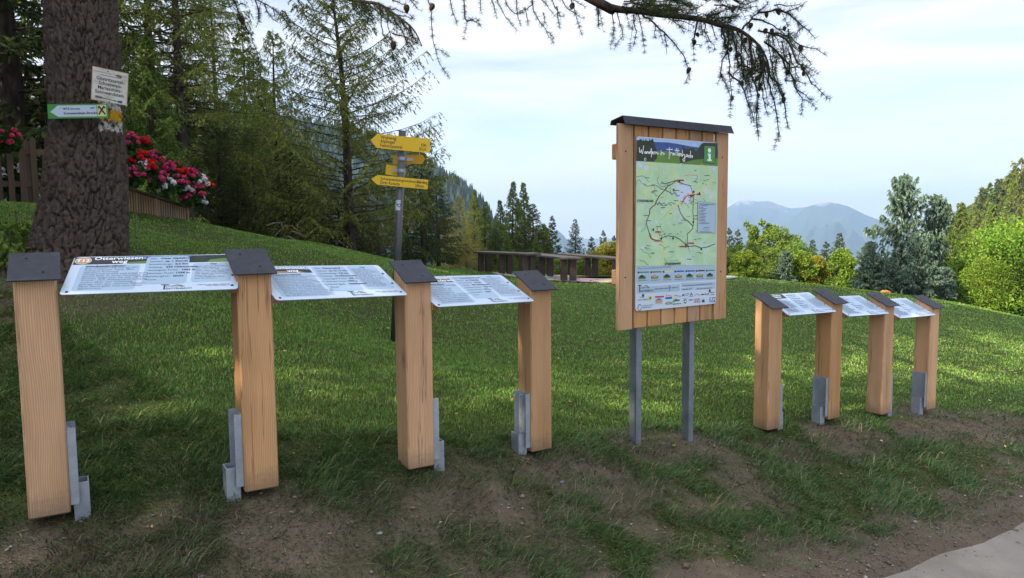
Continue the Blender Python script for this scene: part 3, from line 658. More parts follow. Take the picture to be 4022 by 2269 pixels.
PANELS = [('T12', 'Otterwiesen-\nweg', TXT1, ['Ziel: Otter Gipfelkreuz', 'Gehzeit: ca. 1 Stunde', 'Streckenlänge: 2,6 km', 'Aufstieg: 295 Höhenmeter', 'Niedrigster Punkt: 1063 m', 'Höchster Punkt: 1358 m', 'Schwierigkeit: leicht', 'Route:'], 9),
          ('T11', 'Hinterotter-\nweg', TXT2, ['Ziel: Hubertushof', 'Gehzeit: ca. 1h 15 min', 'Streckenlänge: 3,9 km', 'Aufstieg: 16 Höhenmeter', 'Niedrigster Punkt: 695 m', 'Höchster Punkt: 1078 m', 'Schwierigkeit: mittelschwer', 'Route:'], 16),
          ('', 'Kummerbauer-\nRundwanderweg', TXT3, ['Ziel: Kummerbauer Stadl', 'Gehzeit: ca. 2 Stunden', 'Streckenlänge: 6,3 km', 'Aufstieg: 304 Höhenmeter', 'Niedrigster Punkt: 1064 m', 'Höchster Punkt: 1272 m', 'Schwierigkeit: leicht', 'Route:'], 15)]
def logo_tdv(S, u, v, k, lay, part='logo'):
    """the T-D-V emblem with a roofline, TRATTENBACH written beside the foot of the T"""
    W, H = S.w, S.h
    S.rect(part, 'ink', u, v + .060 * k / H, u + .052 * k / W, v + .068 * k / H, lay)
    S.rect(part, 'ink', u + .020 * k / W, v, u + .030 * k / W, v + .060 * k / H, lay + .1)
    S.text(part, 'greyink', 'DV', u + .034 * k / W, v + .030 * k / H, .034 * k, lay)
    S.text(part, 'ink', 'RATTENBACH', u + .034 * k / W, v, .026 * k, lay, bold=0.01)
    S.line(part, 'ink', [(u + .078 * k / W, v + .040 * k / H), (u + .098 * k / W, v + .060 * k / H), (u + .122 * k / W, v + .056 * k / H), (u + .15 * k / W, v + .032 * k / H)], .005 * k, lay)
    S.line(part, 'meadow', [(u + .095 * k / W, v + .034 * k / H), (u + .115 * k / W, v + .046 * k / H), (u + .135 * k / W, v + .034 * k / H)], .006 * k, lay)
def panel_print(W, H, spec, seed):
    S = Sheet(W, H); rnd = random.Random(seed)
    S.rect('face_sheet', 'white', 0, 0, 1, 1, 0.5, 0.016)
    tag_, title, body, facts, nr = spec
    first = seed == 0
    # header picture
    uh = 0.995 if first else 0.41
    S.pts('header_picture', 'dark', [(0.005, .775), (uh, .775), (uh, .985), (0.005, .985)], 1)
    if first:
        S.pts('header_picture', 'meadow', [(.25, .78), (.55, .78), (.55, .86), (.48, .85), (.36, .83)], 1.4); S.pts('header_picture', 'meadow', [(.80, .78), (.96, .78), (.96, .87), (.9, .88), (.82, .85)], 1.4)
        S.pts('header_picture', 'bluehill', [(.30, .93), (.70, .95), (.70, .985), (.30, .985)], 1.4); S.pts('header_picture', 'forestprint', [(.72, .80), (.79, .78), (.79, .975), (.73, .97)], 1.7)
    elif seed < 3:
        S.pts('header_picture', 'skyprint', [(.01, .90), (uh, .88), (uh, .98), (.01, .98)], 1.4); S.pts('header_picture', 'tan', [(.05, .79), (.36, .78), (.32, .82), (.1, .83)], 1.4)
    if seed < 3:
        if tag_:
            S.disc('badge', 'tan' if first else 'red', .058, .885, .031, 2); S.disc('badge', 'ink_white', .058, .885, .0325, 1.8); S.text('badge', 'ink_white', tag_, .058, .850, .033, 3, bold=.02, align='CENTER')
        if not first: S.text('title', 'dark', title, .272, .895, .040, 2.6, bold=.075, wide=.88, align='CENTER', lead=.78)
        S.text('title', 'ink_white', title, .272, .895, .040, 3, bold=.022, wide=.95 if first else .88, align='CENTER', lead=.78)
    else:
        S.words('title', 'ink_white', .10, .34, .90, .035, 3, rnd); S.words('title', 'ink_white', .14, .32, .83, .035, 3, rnd)
    # three pale text boxes
    S.rect('text_box', 'pale', .055, .075, .40, .755, 1, .02); S.rect('text_box', 'pale', .43, .20, .69, .965, 2, .02); S.rect('text_box', 'pale', .715, .22, .955, .755 if first else .97, 2, .02)
    if seed < 3:
        n = body.count('\n') + 1; st = .60 / n; sz = min(st * H * 0.95, .0205)
        S.text('lettering', 'ink', 'Wegbeschreibung', .085, .70, .0185, 3, bold=.03, wide=1.15)
        for i, ln in enumerate(body.split('\n')): S.text('lettering', 'greyink', ln, .085, .655 - i * st, sz, 3, bold=.004, wide=1.1 if first else 1.0)
        for i, ln in enumerate(facts):
            a, c = ln.split(':') if ':' in ln else (ln, '')
            S.text('lettering', 'ink', a + ':', .450, .885 - i * .084, .0175, 3, wide=0.95)
            if c: S.text('lettering', 'ink', c.strip(), .450 + (.0105 * len(a) + .02), .885 - i * .084, .019, 3, bold=.035, wide=1.0)
        S.text('lettering', 'ink', 'Tipp', .82, .70 if first else .91, .016, 3, bold=.03)
    else:
        S.words('lettering', 'ink', .085, .25, .70, .02, 3, rnd)
        for i in range(10): S.words('lettering', 'ink', .085, rnd.uniform(.29, .38), .64 - i * .056, .022, 3, rnd)
        for i in range(8): S.words('lettering', 'ink', .45, rnd.uniform(.53, .66), .885 - i * .084, .024, 3, rnd)
    top = .645 if first else .86
    for i in range(nr): S.words('lettering', 'greyink', .735, rnd.uniform(.85, .945), top - i * (top - .26) / nr, .014, 3, rnd)
    for i in range(2): S.words('lettering', 'greyink', .76 + .05 * i, .95, .135 - i * .028, .009, 3, rnd)
    logo_tdv(S, .545, .045, .62, 3)
    return S
def info_row(name, idx, label, first_panel):
    root = empty(name, (POSTS[idx[0]][0], POSTS[idx[0]][1], POSTS[idx[0]][2] - .045), 0, label, 'information panels')
    o0 = np.array(root.location)
    for i in idx:
        x, y, z, h = POSTS[i]
        p = link('post', PM, root, (x - o0[0], y - o0[1], z - o0[2]), (0, 0, R(h)))
        link('cap', CAPM, p)
        for yy in (0.02, DP / math.cos(SL) - 0.02): link('screw', screw_mesh((WP / 2 + (0.03 if yy < .1 else -.03), yy, 0.0078), Matrix.Translation((0, 0, HP)) @ slope, .0045).mesh('screw', M['rubber']), p)
        link('steel_shoe', SHOE[SIDE[i]], p)
        for yy, zz in ((.035, .335), (.115, .335), (.035, .10 + .03), (.115, .13)):
            Mb = Matrix.Translation(((WP + .006 if SIDE[i] > 0 else -.006), yy, zz)) @ Matrix.Rotation(R(90 * SIDE[i]), 4, 'Y')
            link('bolt', screw_mesh((0, 0, 0), Mb, .009, .006).mesh('bolt', M['steel']), p)
    for k, (a, b) in enumerate(zip(idx[:-1], idx[1:])):
        A = POSTS[a]; B = POSTS[b]; da, na = dirs(A[3]); db, nb = dirs(B[3])
        pl = np.array([A[0] + da[0] * WP, A[1] + da[1] * WP]); pr = np.array([B[0], B[1]])
        off = 0.052
        L = np.array([*(pl - na * off), A[2] + HP - .050 - off * math.tan(SL)]); Rr = np.array([*(pr - nb * off), B[2] + HP - .050 - off * math.tan(SL)])
        L[2] = .28 * L[2] + .72 * Rr[2]          # every panel hangs nearly level, whatever the step between its posts
        g = 0.006; uvec = Rr - L; W = np.linalg.norm(uvec); uvec = uvec / W; L = L + uvec * g; W -= 2 * g
        nn = (na + nb) / 2; vv = np.array([nn[0] * math.cos(SL), nn[1] * math.cos(SL), math.sin(SL)]); vv -= uvec * (vv @ uvec); vv /= np.linalg.norm(vv); zz = np.cross(uvec, vv)
        Hh = 0.327
        Mp = Matrix((uvec, vv, zz)).transposed().to_4x4(); Mp.translation = Vector(L - o0)
        S = panel_print(W, Hh, PANELS[k] if first_panel == 0 else PANELS[2], k + first_panel)
        # the plate: rounded corners
        b_ = MB(); Q = Sheet(W, Hh); Q.rect('p', 'white', 0, 0, 1, 1, 0, 0.018); b_.slab(Q.L[('p', 'white')].v, (0, 0, 1), .004)
        pan = b_.build('panel', M['dark'] if False else M['panel_edge'], root); pan.matrix_local = Mp
        S.build(pan, Matrix.Identity(4))
        for u, v in ((.035, .06), (.965, .10), (.965, .38), (.965, .70)): link('screw', screw_mesh((u * W, v * Hh, .0004), Matrix.Identity(4), .0065, .002).mesh('screw', M['rubber']), pan)
        for s0 in (0.0, W - 0.045):
            bt = MB().box((s0 + .001, .03, -.036), (s0 + .044, Hh - .02, -.0045)).build('batten', M['post'], pan)
    return root
M['panel_edge'] = flat('panel_rim', (0.25, 0.28, 0.33), .4, .4, 0.3)
PM = post_mesh().mesh('post', M['post']); CAPM = cap_mesh().mesh('cap', M['slate']); SHOE = {s: shoe_mesh(s).mesh('steel_shoe', M['steel']) for s in (1, -1)}
info_row('information_stand', [0, 1, 2, 3], 'near row of three slanted white trail panels on four wooden posts before the big trunk', 0)
info_row('information_stand', [4, 5, 6, 7], 'far row of three slanted white panels on four wooden posts right of the board', 3)

# ------------------------------------------------------------------ the map board
BX, BY, BZ, BH = 0.690, 4.814, 0.902, R(33.76)
def hom(src, dst):
    A = []; b = []
    for (x, y), (u, v) in zip(src, dst):
        A += [[x, y, 1, 0, 0, 0, -u * x, -u * y], [0, 0, 0, x, y, 1, -v * x, -v * y]]; b += [u, v]
    h = np.linalg.solve(np.array(A, float), np.array(b, float)); Hm = np.append(h, 1).reshape(3, 3)
    def f(x, y): q = Hm @ np.array([x, y, 1]); return (q[0] / q[2], q[1] / q[2])
    return f
M['leg_steel'] = galv('weathered_steel', (0.15, 0.175, 0.215), (0.26, 0.29, 0.34))
def notice_board():
    root = empty('notice_board', (BX, BY, BZ - .87), BH, 'tall wooden map board with green hiking map and slate roof, on two steel posts', 'notice board')
    up = 0.87
    def bb(name, x0, x1, y0, y1, z0, z1, mat, bev=.004):
        o = MB().box((0, 0, 0), (x1 - x0, y1 - y0, z1 - z0), bev=bev).build(name, mat, root, loc=(x0, y0, z0 + up)); return o
    bb('side_board', 0.0, .128, -.008, .020, 0, 1.345, M['board']); bb('side_board', .930, 1.056, -.008, .020, 0, 1.345, M['board'])
    px = np.linspace(.143, .918, 7)
    for i in range(6): bb('plank', px[i] + .006, px[i + 1] - .006, .0, .020, .004, 1.345, M['board'])
    bb('backing', .128, .930, .0205, .028, .01, 1.34, M['old_wood'], 0)
    for z in (1.12, .30): bb('cross_batten', .010, 1.05, .0285, .075, z, z + .10, M['board_x'], .006)
    # roof plate: folded, ridge near the front
    b = MB(); pr = [(-.046, 1.338), (-.022, 1.388), (.085, 1.368), (.095, 1.345), (.098, 1.347), (.088, 1.374), (-.024, 1.394), (-.051, 1.338)]
    n = len(pr); vs = [(x, y, z + up) for x in (.018, 1.062) for y, z in pr]
    b.add(vs, [(i, (i + 1) % n, n + (i + 1) % n, n + i) for i in range(n)] + [tuple(range(n - 1, -1, -1)), tuple(range(n, 2 * n))]); b.build('roof', M['slate'], root)
    for x0 in (.232, .755):
        g = gz(BX + math.cos(BH) * (x0 + .04) - math.sin(BH) * .06, BY + math.sin(BH) * (x0 + .04) + math.cos(BH) * .06) - (BZ - .87) - .08
        p = MB()      # U-section: web in front, two flanges
        p.box((x0 + .012, .0765, g), (x0 + .060, .0825, up + 1.2)); p.box((x0 + .012, .083, g), (x0 + .018, .145, up + 1.2)); p.box((x0 + .054, .083, g), (x0 + .060, .145, up + 1.2))
        p.build('steel_post', M['leg_steel'], root)
    for x in (.06, .99):
        for z in (.35, 1.17): link('nail', screw_mesh((0, 0, 0), Matrix.Translation((x, -.008, z + up)) @ Matrix.Rotation(R(90), 4, 'X'), .006, .002).mesh('nail', M['rubber']), root)
    # poster
    W, H = .790, 1.150
    b = MB(); Q = Sheet(W, H); Q.rect('p', 'white', 0, 0, 1, 1, 0, .022); b.slab(Q.L[('p', 'white')].v, (0, 0, 1), .004)
    pos = b.build('poster', M['panel_edge'], root); Mp = Matrix.Rotation(R(90), 4, 'X'); Mp.translation = (.147, -.0135, .120 + up); pos.matrix_local = Mp
    S = Sheet(W, H); rnd = random.Random(3)
    S.rect('face_sheet', 'white', 0, 0, 1, 1, .5, .022)
    hm = hom([(183, 168), (707, 215), (697, 1250), (182, 1290)], [(0, 1), (1, 1), (1, 0), (0, 0)])            # print coordinates of the sheet
    def T(*pts): return [hm(x, y) for x, y in pts]
    z1 = hom([(50, 55), (1338, 165), (1335, 525), (48, 450)], [(0, 1), (1, 1), (1, .855), (0, .86)])
    def Z(*pts): return [z1(x, y) for x, y in pts]
    # header landscape
    S.rect('header_picture', 'skyprint', .004, .86, .996, .996, 1, .018)
    S.pts('header_picture', 'bluehill', Z((52, 112), (120, 125), (330, 145), (560, 155), (720, 180), (900, 215), (1040, 235), (1130, 225), (1335, 265), (1335, 400), (52, 300)), 1.5)
    S.pts('header_picture', 'meadow', Z((340, 270), (560, 300), (760, 320), (1335, 400), (1332, 520), (48, 447), (48, 380)), 2)
    S.pts('header_picture', 'forestprint', Z((52, 140), (120, 100), (150, 130), (210, 120), (260, 135), (315, 95), (340, 160), (370, 250), (395, 300), (385, 400), (330, 455), (48, 445)), 2.5)
    for xx in (125, 160, 205, 265, 312): S.pts('header_picture', 'forestprint', Z((xx - 16, 150), (xx + 16, 150), (xx, 84)), 2.7)
    S.pts('header_picture', 'forestprint', Z((780, 270), (800, 200), (830, 260), (960, 240), (1000, 300), (1080, 180), (1120, 160), (1330, 170), (1332, 400), (1000, 420), (760, 480), (740, 400)), 2.5)
    S.pts('header_picture', 'meadow', Z((800, 480), (960, 430), (1120, 410), (1120, 500)), 3)
    # handwriting
    strokes = [[(95, 235), (98, 300), (110, 312), (130, 270), (138, 320), (150, 330), (165, 205)], [(205, 305), (188, 300), (183, 322), (200, 328), (208, 302), (212, 328)], [(220, 328), (222, 300), (238, 300), (242, 330)], [(268, 300), (252, 312), (258, 330), (275, 318), (290, 250), (292, 385)], [(300, 325), (320, 310), (308, 296), (302, 330), (325, 335)], [(335, 335), (336, 305), (352, 303)], [(362, 338), (363, 308), (382, 308), (386, 338), (410, 325)],
               [(440, 350), (445, 310)], [(455, 350), (460, 315), (480, 315), (488, 345), (505, 325)], [(535, 265), (630, 265)], [(580, 235), (575, 415)], [(595, 350), (600, 315), (618, 315)], [(650, 325), (632, 325), (630, 350), (648, 350), (655, 322), (660, 352)], [(665, 275), (735, 285)], [(690, 245), (682, 355)], [(715, 250), (708, 360)], [(722, 350), (742, 335), (730, 322), (722, 358), (745, 362)], [(750, 365), (752, 330), (768, 332), (772, 368)], [(785, 275), (782, 372), (800, 340), (818, 345), (822, 440), (800, 450), (790, 420), (840, 375)], [(862, 345), (842, 350), (845, 375), (862, 372), (866, 350), (870, 380)], [(898, 355), (880, 360), (884, 385), (900, 382)], [(912, 290), (908, 392), (920, 360), (932, 365), (935, 398), (945, 360)]]
    for st in strokes: S.line('title', 'ink_white', Z(*st), .0052, 5)
    S.line('title', 'ink_white', Z((447, 285), (449, 292)), .006, 5); S.disc('title', 'ink_white', *z1(190, 420), .0095, 5)
    S.disc('title', 'dark', *z1(190, 420), .006, 6)
    S.pts('info_symbol', 'dark', Z((1113, 203), (1298, 212), (1292, 490), (1112, 468)), 4); S.pts('info_symbol', 'green', Z((1124, 212), (1288, 222), (1284, 480), (1122, 458)), 4.6)
    S.disc('info_symbol', 'ink_white', *z1(1202, 280), .016, 5.4); S.pts('info_symbol', 'ink_white', Z((1180, 330), (1222, 333), (1222, 420), (1236, 421), (1236, 446), (1172, 440), (1172, 415), (1190, 416), (1190, 360), (1180, 359)), 5.4)
    # map
    S.pts('map', 'map', T((182, 330), (702, 356), (698, 1003), (182, 1003)), 1)
    S.pts('map', 'white', T((440, 470), (500, 470), (545, 500), (548, 560), (520, 600), (470, 600), (445, 560)), 1.5)
    for x_, y_, r_ in ((205, 350, .03), (250, 370, .03), (630, 520, .03), (660, 560, .02), (350, 655, .018), (310, 720, .016), (205, 760, .018), (530, 880, .022), (640, 900, .018), (515, 970, .02), (420, 510, .02), (235, 885, .015), (680, 380, .02), (560, 430, .015)):
        S.pts('map', 'white', [(hm(x_, y_)[0] + r_ * rnd.uniform(.6, 1.3) * math.cos(a), hm(x_, y_)[1] + r_ * .6 * rnd.uniform(.6, 1.3) * math.sin(a)) for a in np.linspace(0, 6.28, 10)[:-1]], 1.5)
    for ln in ([(190, 420), (215, 400), (250, 395), (270, 360), (290, 345)], [(415, 345), (425, 400), (410, 460), (440, 470)], [(330, 340), (345, 370), (330, 420)], [(610, 360), (650, 420), (668, 470), (600, 510), (540, 535), (500, 560), (480, 590), (430, 620), (350, 700)], [(220, 500), (235, 545), (260, 550), (275, 510), (300, 500)], [(320, 790), (335, 830), (365, 850), (385, 880), (365, 890), (360, 940), (345, 1000)], [(530, 790), (580, 770)]): S.line('map', 'roadyellow', T(*ln), .007, 2)
    for ln in ([(340, 345), (360, 375), (355, 400), (380, 410)], [(640, 360), (690, 400)], [(520, 900), (500, 950), (505, 1000)], [(530, 890), (540, 950), (535, 1000)], [(240, 830), (230, 880), (200, 890)], [(560, 900), (600, 900), (640, 870), (698, 860)], [(450, 605), (470, 660), (500, 720)]): S.line('map', 'white', T(*ln), .006, 2.5)
    trail = [(438, 452), (420, 470), (385, 490), (360, 520), (335, 545), (310, 585), (305, 605), (270, 635), (268, 670), (250, 710), (252, 740), (265, 780), (275, 820), (300, 832), (340, 840), (350, 820), (385, 808), (430, 815), (460, 830), (500, 865), (515, 880)]
    S.line('map', 'dark', T(*trail), .0048, 3.5); S.line('map', 'red', T(*[(a + 3, b_) for a, b_ in trail[:9]]), .003, 4.2)
    S.line('map', 'dark', T((515, 880), (510, 800), (545, 765), (552, 720), (545, 650), (550, 600), (545, 540), (530, 490), (480, 475), (440, 460)), .0045, 3.5)
    S.line('map', 'dark', T((450, 610), (465, 660), (490, 700), (520, 720), (548, 750)), .006, 3.5); S.line('map', 'dark', T((515, 880), (560, 875), (600, 890), (640, 885), (690, 865)), .005, 3.5)
    S.line('map', 'bluehill', T((345, 460), (360, 475), (400, 465), (430, 455)), .006, 3.5); S.line('map', 'bluehill', T((310, 590), (320, 610), (330, 590), (345, 612), (360, 595), (375, 615), (390, 600), (410, 615)), .004, 3.5); S.line('map', 'bluehill', T((370, 495), (375, 520), (400, 530), (410, 545), (430, 530), (445, 555), (460, 550)), .005, 3.5)
    S.line('map', 'greyink', T((515, 560), (535, 570), (520, 585), (550, 590), (530, 600), (550, 612)), .004, 3.5); S.line('map', 'red', T((480, 600), (490, 570), (505, 555), (530, 548), (560, 545)), .006, 3.6); S.line('map', 'orange', T((470, 605), (485, 585), (500, 560)), .01, 3.4); S.line('map', 'orange', T((490, 425), (520, 420), (570, 422)), .004, 3.4); S.line('map', 'meadow', T((570, 422), (575, 440), (560, 460), (575, 470)), .004, 3.4)
    S.line('map', 'red', T((270, 790), (285, 830), (330, 842), (345, 835)), .006, 4.4); S.line('map', 'greyink', T((225, 470), (250, 490), (300, 480), (320, 490), (350, 510)), .004, 3.3)
    for x_, y_, ww in ((440, 448, 48), (525, 548, 30), (567, 540, 28), (518, 853, 36), (468, 874, 42), (305, 778, 38)): S.pts('map', 'red', T((x_, y_), (x_ + ww, y_ + 1), (x_ + ww, y_ + 10), (x_, y_ + 9)), 5); S.pts('map', 'dark', T((x_ + 3, y_ + 3), (x_ + ww - 3, y_ + 4), (x_ + ww - 3, y_ + 6), (x_ + 3, y_ + 5)), 5.4)
    for x_, y_ in ((458, 458), (422, 516), (550, 528), (533, 556), (586, 538), (293, 768), (501, 867), (343, 825), (419, 825), (548, 722), (600, 897)): S.disc('map', 'dark', *hm(x_, y_), .0085, 5.6, 10)
    for k in range(70):
        x_ = rnd.uniform(192, 660); y_ = rnd.uniform(362, 985); L = rnd.uniform(10, 34); S.pts('map', 'ink' if k % 3 else 'greyink', T((x_, y_), (x_ + L, y_ + rnd.uniform(-1, 2)), (x_ + L, y_ + 4), (x_, y_ + 3)), 5)
    for k in range(46):
        x_ = rnd.uniform(190, 640); y_ = rnd.uniform(350, 960); a_ = rnd.uniform(0, 6.28); q = [(x_, y_)]
        for _ in range(rnd.randint(4, 9)): a_ += rnd.uniform(-.8, .8); x_ = min(690, max(186, x_ + 13 * math.cos(a_))); y_ = min(992, max(345, y_ + 15 * math.sin(a_))); q.append((x_, y_))
        S.line('map', ['white', 'meadow', 'roadyellow', 'greyink', 'white'][k % 5], T(*q), .0034 if k % 5 else .005, 1.9 + .01 * k)
    for k in range(16): S.disc('map', 'greyink', *hm(340 + k * 5, 705 - k * 5), .0022, 4, 6)
    S.text('lettering', 'ink', 'STEIERMARK', *hm(188, 588), .0215, 6, bold=.02, wide=1.25); S.text('lettering', 'ink', 'STEIERMARK', *hm(366, 997), .0225, 6, bold=.03, wide=1.25); S.text('lettering', 'greyink', 'LANDESGRENZE', *hm(398, 973), .010, 6, wide=1.1)
    # legend box
    S.pts('legend', 'greyink', T((575, 590), (693, 604), (689, 797), (574, 792)), 5.4); S.pts('legend', 'pale', T((577, 593), (691, 607), (687, 794), (576, 790)), 6)
    S.pts('legend', 'bluehill', T((583, 604), (684, 612), (684, 616), (583, 609)), 6.5)
    for k in range(13):
        y_ = 616 + k * 9.6; S.pts('legend', ['red', 'greyink', 'meadow', 'orange'][k % 4], T((582, y_), (589, y_ + .5), (589, y_ + 5), (582, y_ + 5)), 6.5); L = rnd.uniform(14, 58); S.pts('legend', 'ink', T((593, y_ + 1), (593 + L, y_ + 2), (593 + L, y_ + 5), (593, y_ + 4)), 6.5)
    S.pts('legend', 'ink', T((614, 757), (650, 758), (650, 761), (614, 760)), 6.5); S.line('legend', 'greyink', T((611, 775), (611, 768), (648, 769), (648, 776), (611, 775)), .002, 6.5); S.pts('legend', 'ink', T((592, 784), (664, 787), (664, 790), (592, 787)), 6.5)
    # inns and lodgings
    z2 = hom([(45, 690), (1318, 635), (1315, 1270), (50, 1382)], [(0, .262), (1, .245), (1, .0), (0, .0)])
    def Y(*pts): return [z2(x, y) for x, y in pts]
    S.pts('text_box', 'pale', Y((55, 690), (1308, 640), (1308, 880), (80, 968), (55, 945)), 1); S.text('lettering', 'greyink', 'Unsere Gastronomiebetriebe und Unterkünfte', *z2(75, 738), .0165, 3, wide=1.0)
    cols = ['meadow', 'meadow', 'roadyellow', 'bluelogo', 'bluehill', 'ink', 'green']; xs = [(78, 245), (268, 435), (455, 615), (635, 790), (812, 962), (978, 1125), (1145, 1290)]
    for k, (a, c_) in enumerate(xs):
        y0 = 772 - (a - 78) * .047; S.pts('inn_picture', cols[k], Y((a + 30, y0), (c_, y0 - 6), (c_, y0 + 14), (a + 30, y0 + 22)), 2); S.pts('inn_picture', 'dark', Y((a, y0), (a + 24, y0), (a + 24, y0 + 28), (a, y0 + 28)), 2)
        S.pts('inn_picture', 'skyprint', Y((a + 10, y0 + 34), (a + 118, y0 + 28), (a + 118, y0 + 70), (a + 10, y0 + 76)), 2); S.pts('inn_picture', 'meadow', Y((a + 10, y0 + 72), (a + 118, y0 + 66), (a + 118, y0 + 112), (a + 10, y0 + 118)), 2.3)
        S.pts('inn_picture', 'tan' if k % 2 else 'forestprint', Y((a + 28, y0 + 96), (a + 28, y0 + 66), (a + 62, y0 + 44), (a + 98, y0 + 66), (a + 98, y0 + 94)), 2.8); S.words('lettering', 'greyink', z2(a, y0)[0] + .005, z2(a + 150, y0)[0], z2(a, y0 + 148)[1], .004, 3, rnd)
    for (a, b_, c_, d_) in ((68, 985, 725, 1090), (745, 940, 1300, 1000), (745, 1020, 950, 1062), (965, 1008, 1300, 1048)):
        S.pts('text_box', 'pale', Y((a, b_ + 25 if a < 100 else b_), (c_, b_ - 22), (c_, d_ - 22), (a, d_ + (25 if a < 100 else 0))), 1); S.words('lettering', 'greyink', z2(a, 1)[0] + (.2 if a < 100 else .02), z2(c_, 1)[0] - .03, z2((a + c_) / 2, (b_ + d_) / 2 + 4)[1], .006, 3, rnd)
    logo_tdv(S, z2(70, 1)[0], z2(75, 1092)[1], .72, 3)
    for k in range(3): S.rect('logo', 'ink', z2(552, 1)[0], z2(552, 1000 + k * 32)[1], z2(566, 1)[0], z2(552, 984 + k * 32)[1], 3)
    # sponsors' marks
    S.text('logo', 'greyink', 'TRATTENBACH', *z2(82, 1222), .0150, 3); S.text('logo', 'greyink', 'Gemeinde', *z2(105, 1175), .012, 3); S.disc('logo', 'ink', *z2(160, 1137), .010, 3)
    S.pts('logo', 'roadyellow', Y((235, 1145), (300, 1142), (298, 1195), (268, 1222), (238, 1200)), 3); S.pts('logo', 'meadow', Y((252, 1160), (284, 1158), (282, 1190), (268, 1204), (254, 1192)), 3.5)
    S.line('logo', 'ink', [(z2(110, 1325)[0] + .020 * math.cos(a), z2(110, 1325)[1] + .018 * math.sin(a)) for a in np.linspace(.6, 6.2, 14)], .004, 3); S.text('logo', 'greyink', 'DORF & STADT', *z2(145, 1312), .0155, 3); S.words('logo', 'greyink', z2(145, 1)[0], z2(275, 1)[0], z2(145, 1335)[1], .005, 3, rnd)
    S.pts('logo', 'red', Y((340, 1150), (478, 1142), (478, 1166), (340, 1174)), 3); S.pts('logo', 'skyprint', Y((340, 1178), (458, 1170), (458, 1262), (340, 1270)), 3); S.pts('logo', 'tan', Y((350, 1262), (350, 1222), (398, 1182), (446, 1214), (446, 1256)), 3.5); S.pts('logo', 'dark', Y((340, 1226), (398, 1180), (456, 1216), (398, 1198)), 4)
    S.line('logo', 'red', Y((510, 1160), (515, 1128), (600, 1150)), .003, 3); S.pts('logo', 'bluelogo', Y((500, 1166), (602, 1160), (602, 1190), (500, 1196)), 3); S.pts('logo', 'roadyellow', Y((618, 1135), (700, 1165), (618, 1172)), 3); S.pts('logo', 'ink', Y((640, 1130), (740, 1150), (740, 1156), (640, 1138)), 3)
    S.text('logo', 'red', 'A', *z2(618, 1232), .024, 3, bold=.01); S.text('logo', 'ink', 'Blaze', *z2(645, 1230), .0235, 3, bold=.03); S.text('logo', 'meadow', 'NÖRCT', *z2(500, 1285), .026, 3, bold=.03); S.rect('logo', 'green', z2(618, 1)[0], z2(618, 1288)[1], z2(645, 1)[0], z2(618, 1268)[1], 3); S.words('logo', 'green', z2(650, 1)[0], z2(748, 1)[0], z2(650, 1280)[1], .006, 3, rnd)
    S.pts('logo', 'bluelogo', Y((760, 1125), (790, 1112), (790, 1145), (762, 1150)), 3); S.line('logo', 'greyink', Y((795, 1120), (862, 1105), (850, 1135), (800, 1140)), .003, 3)
    S.pts('logo', 'bluelogo', Y((880, 1140), (908, 1092), (935, 1136), (918, 1136), (908, 1112), (897, 1138)), 3); S.rect('logo', 'ink', z2(870, 1)[0], z2(870, 1158)[1], z2(945, 1)[0], z2(870, 1152)[1], 3); S.line('logo', 'red', Y((962, 1140), (1000, 1108), (1052, 1138)), .003, 3); S.words('logo', 'ink', z2(1070, 1)[0], z2(1160, 1)[0], z2(1070, 1130)[1], .006, 3, rnd); S.pts('logo', 'roadyellow', Y((1170, 1095), (1194, 1093), (1194, 1128), (1170, 1130)), 3); S.line('logo', 'ink', Y((1172, 1098), (1192, 1126)), .004, 3.5); S.line('logo', 'ink', Y((1192, 1096), (1172, 1128)), .004, 4)
    S.pts('logo', 'ink', Y((788, 1210), (810, 1198), (832, 1208), (830, 1250), (810, 1268), (790, 1252)), 3); S.disc('logo', 'ink_white', *z2(810, 1232), .007, 3.5); S.rect('logo', 'ink', z2(772, 1)[0], z2(772, 1192)[1], z2(846, 1)[0], z2(772, 1188)[1], 3); S.words('logo', 'greyink', z2(868, 1)[0], z2(945, 1)[0], z2(868, 1222)[1], .008, 3, rnd)
    for k in range(4): S.words('logo', 'red' if k > 1 else 'greyink', z2(960, 1)[0], z2(1058, 1)[0], z2(960, 1202 + k * 18)[1], .004, 3, rnd)
    S.pts('logo', 'ink', Y((1080, 1250), (1085, 1205), (1105, 1212), (1112, 1180), (1122, 1215), (1128, 1245)), 3); S.disc('logo', 'ink', *z2(1210, 1062), .011, 3); S.words('logo', 'greyink', z2(1222, 1)[0], z2(1300, 1)[0], z2(1222, 1100)[1], .006, 3, rnd); S.words('logo', 'greyink', z2(1232, 1)[0], z2(1300, 1)[0], z2(1222, 1135)[1], .006, 3, rnd)
    S.pts('logo', 'bluelogo', Y((1208, 1172), (1302, 1165), (1302, 1240), (1208, 1248)), 3); S.line('logo', 'ink_white', Y((1222, 1215), (1240, 1195), (1225, 1190), (1250, 1180)), .006, 3.5); S.line('logo', 'ink_white', Y((1262, 1212), (1268, 1194), (1284, 1192), (1292, 1210)), .006, 3.5); S.rect('logo', 'ink_white', z2(1222, 1)[0], z2(1222, 1234)[1], z2(1285, 1)[0], z2(1222, 1226)[1], 3.5)
    S.build(pos, Matrix.Identity(4))
M['board_x'] = wood_mat('batten_wood', (0.60, 0.375, 0.205), (0.40, 0.215, 0.10), 'X', ring=26)
notice_board()

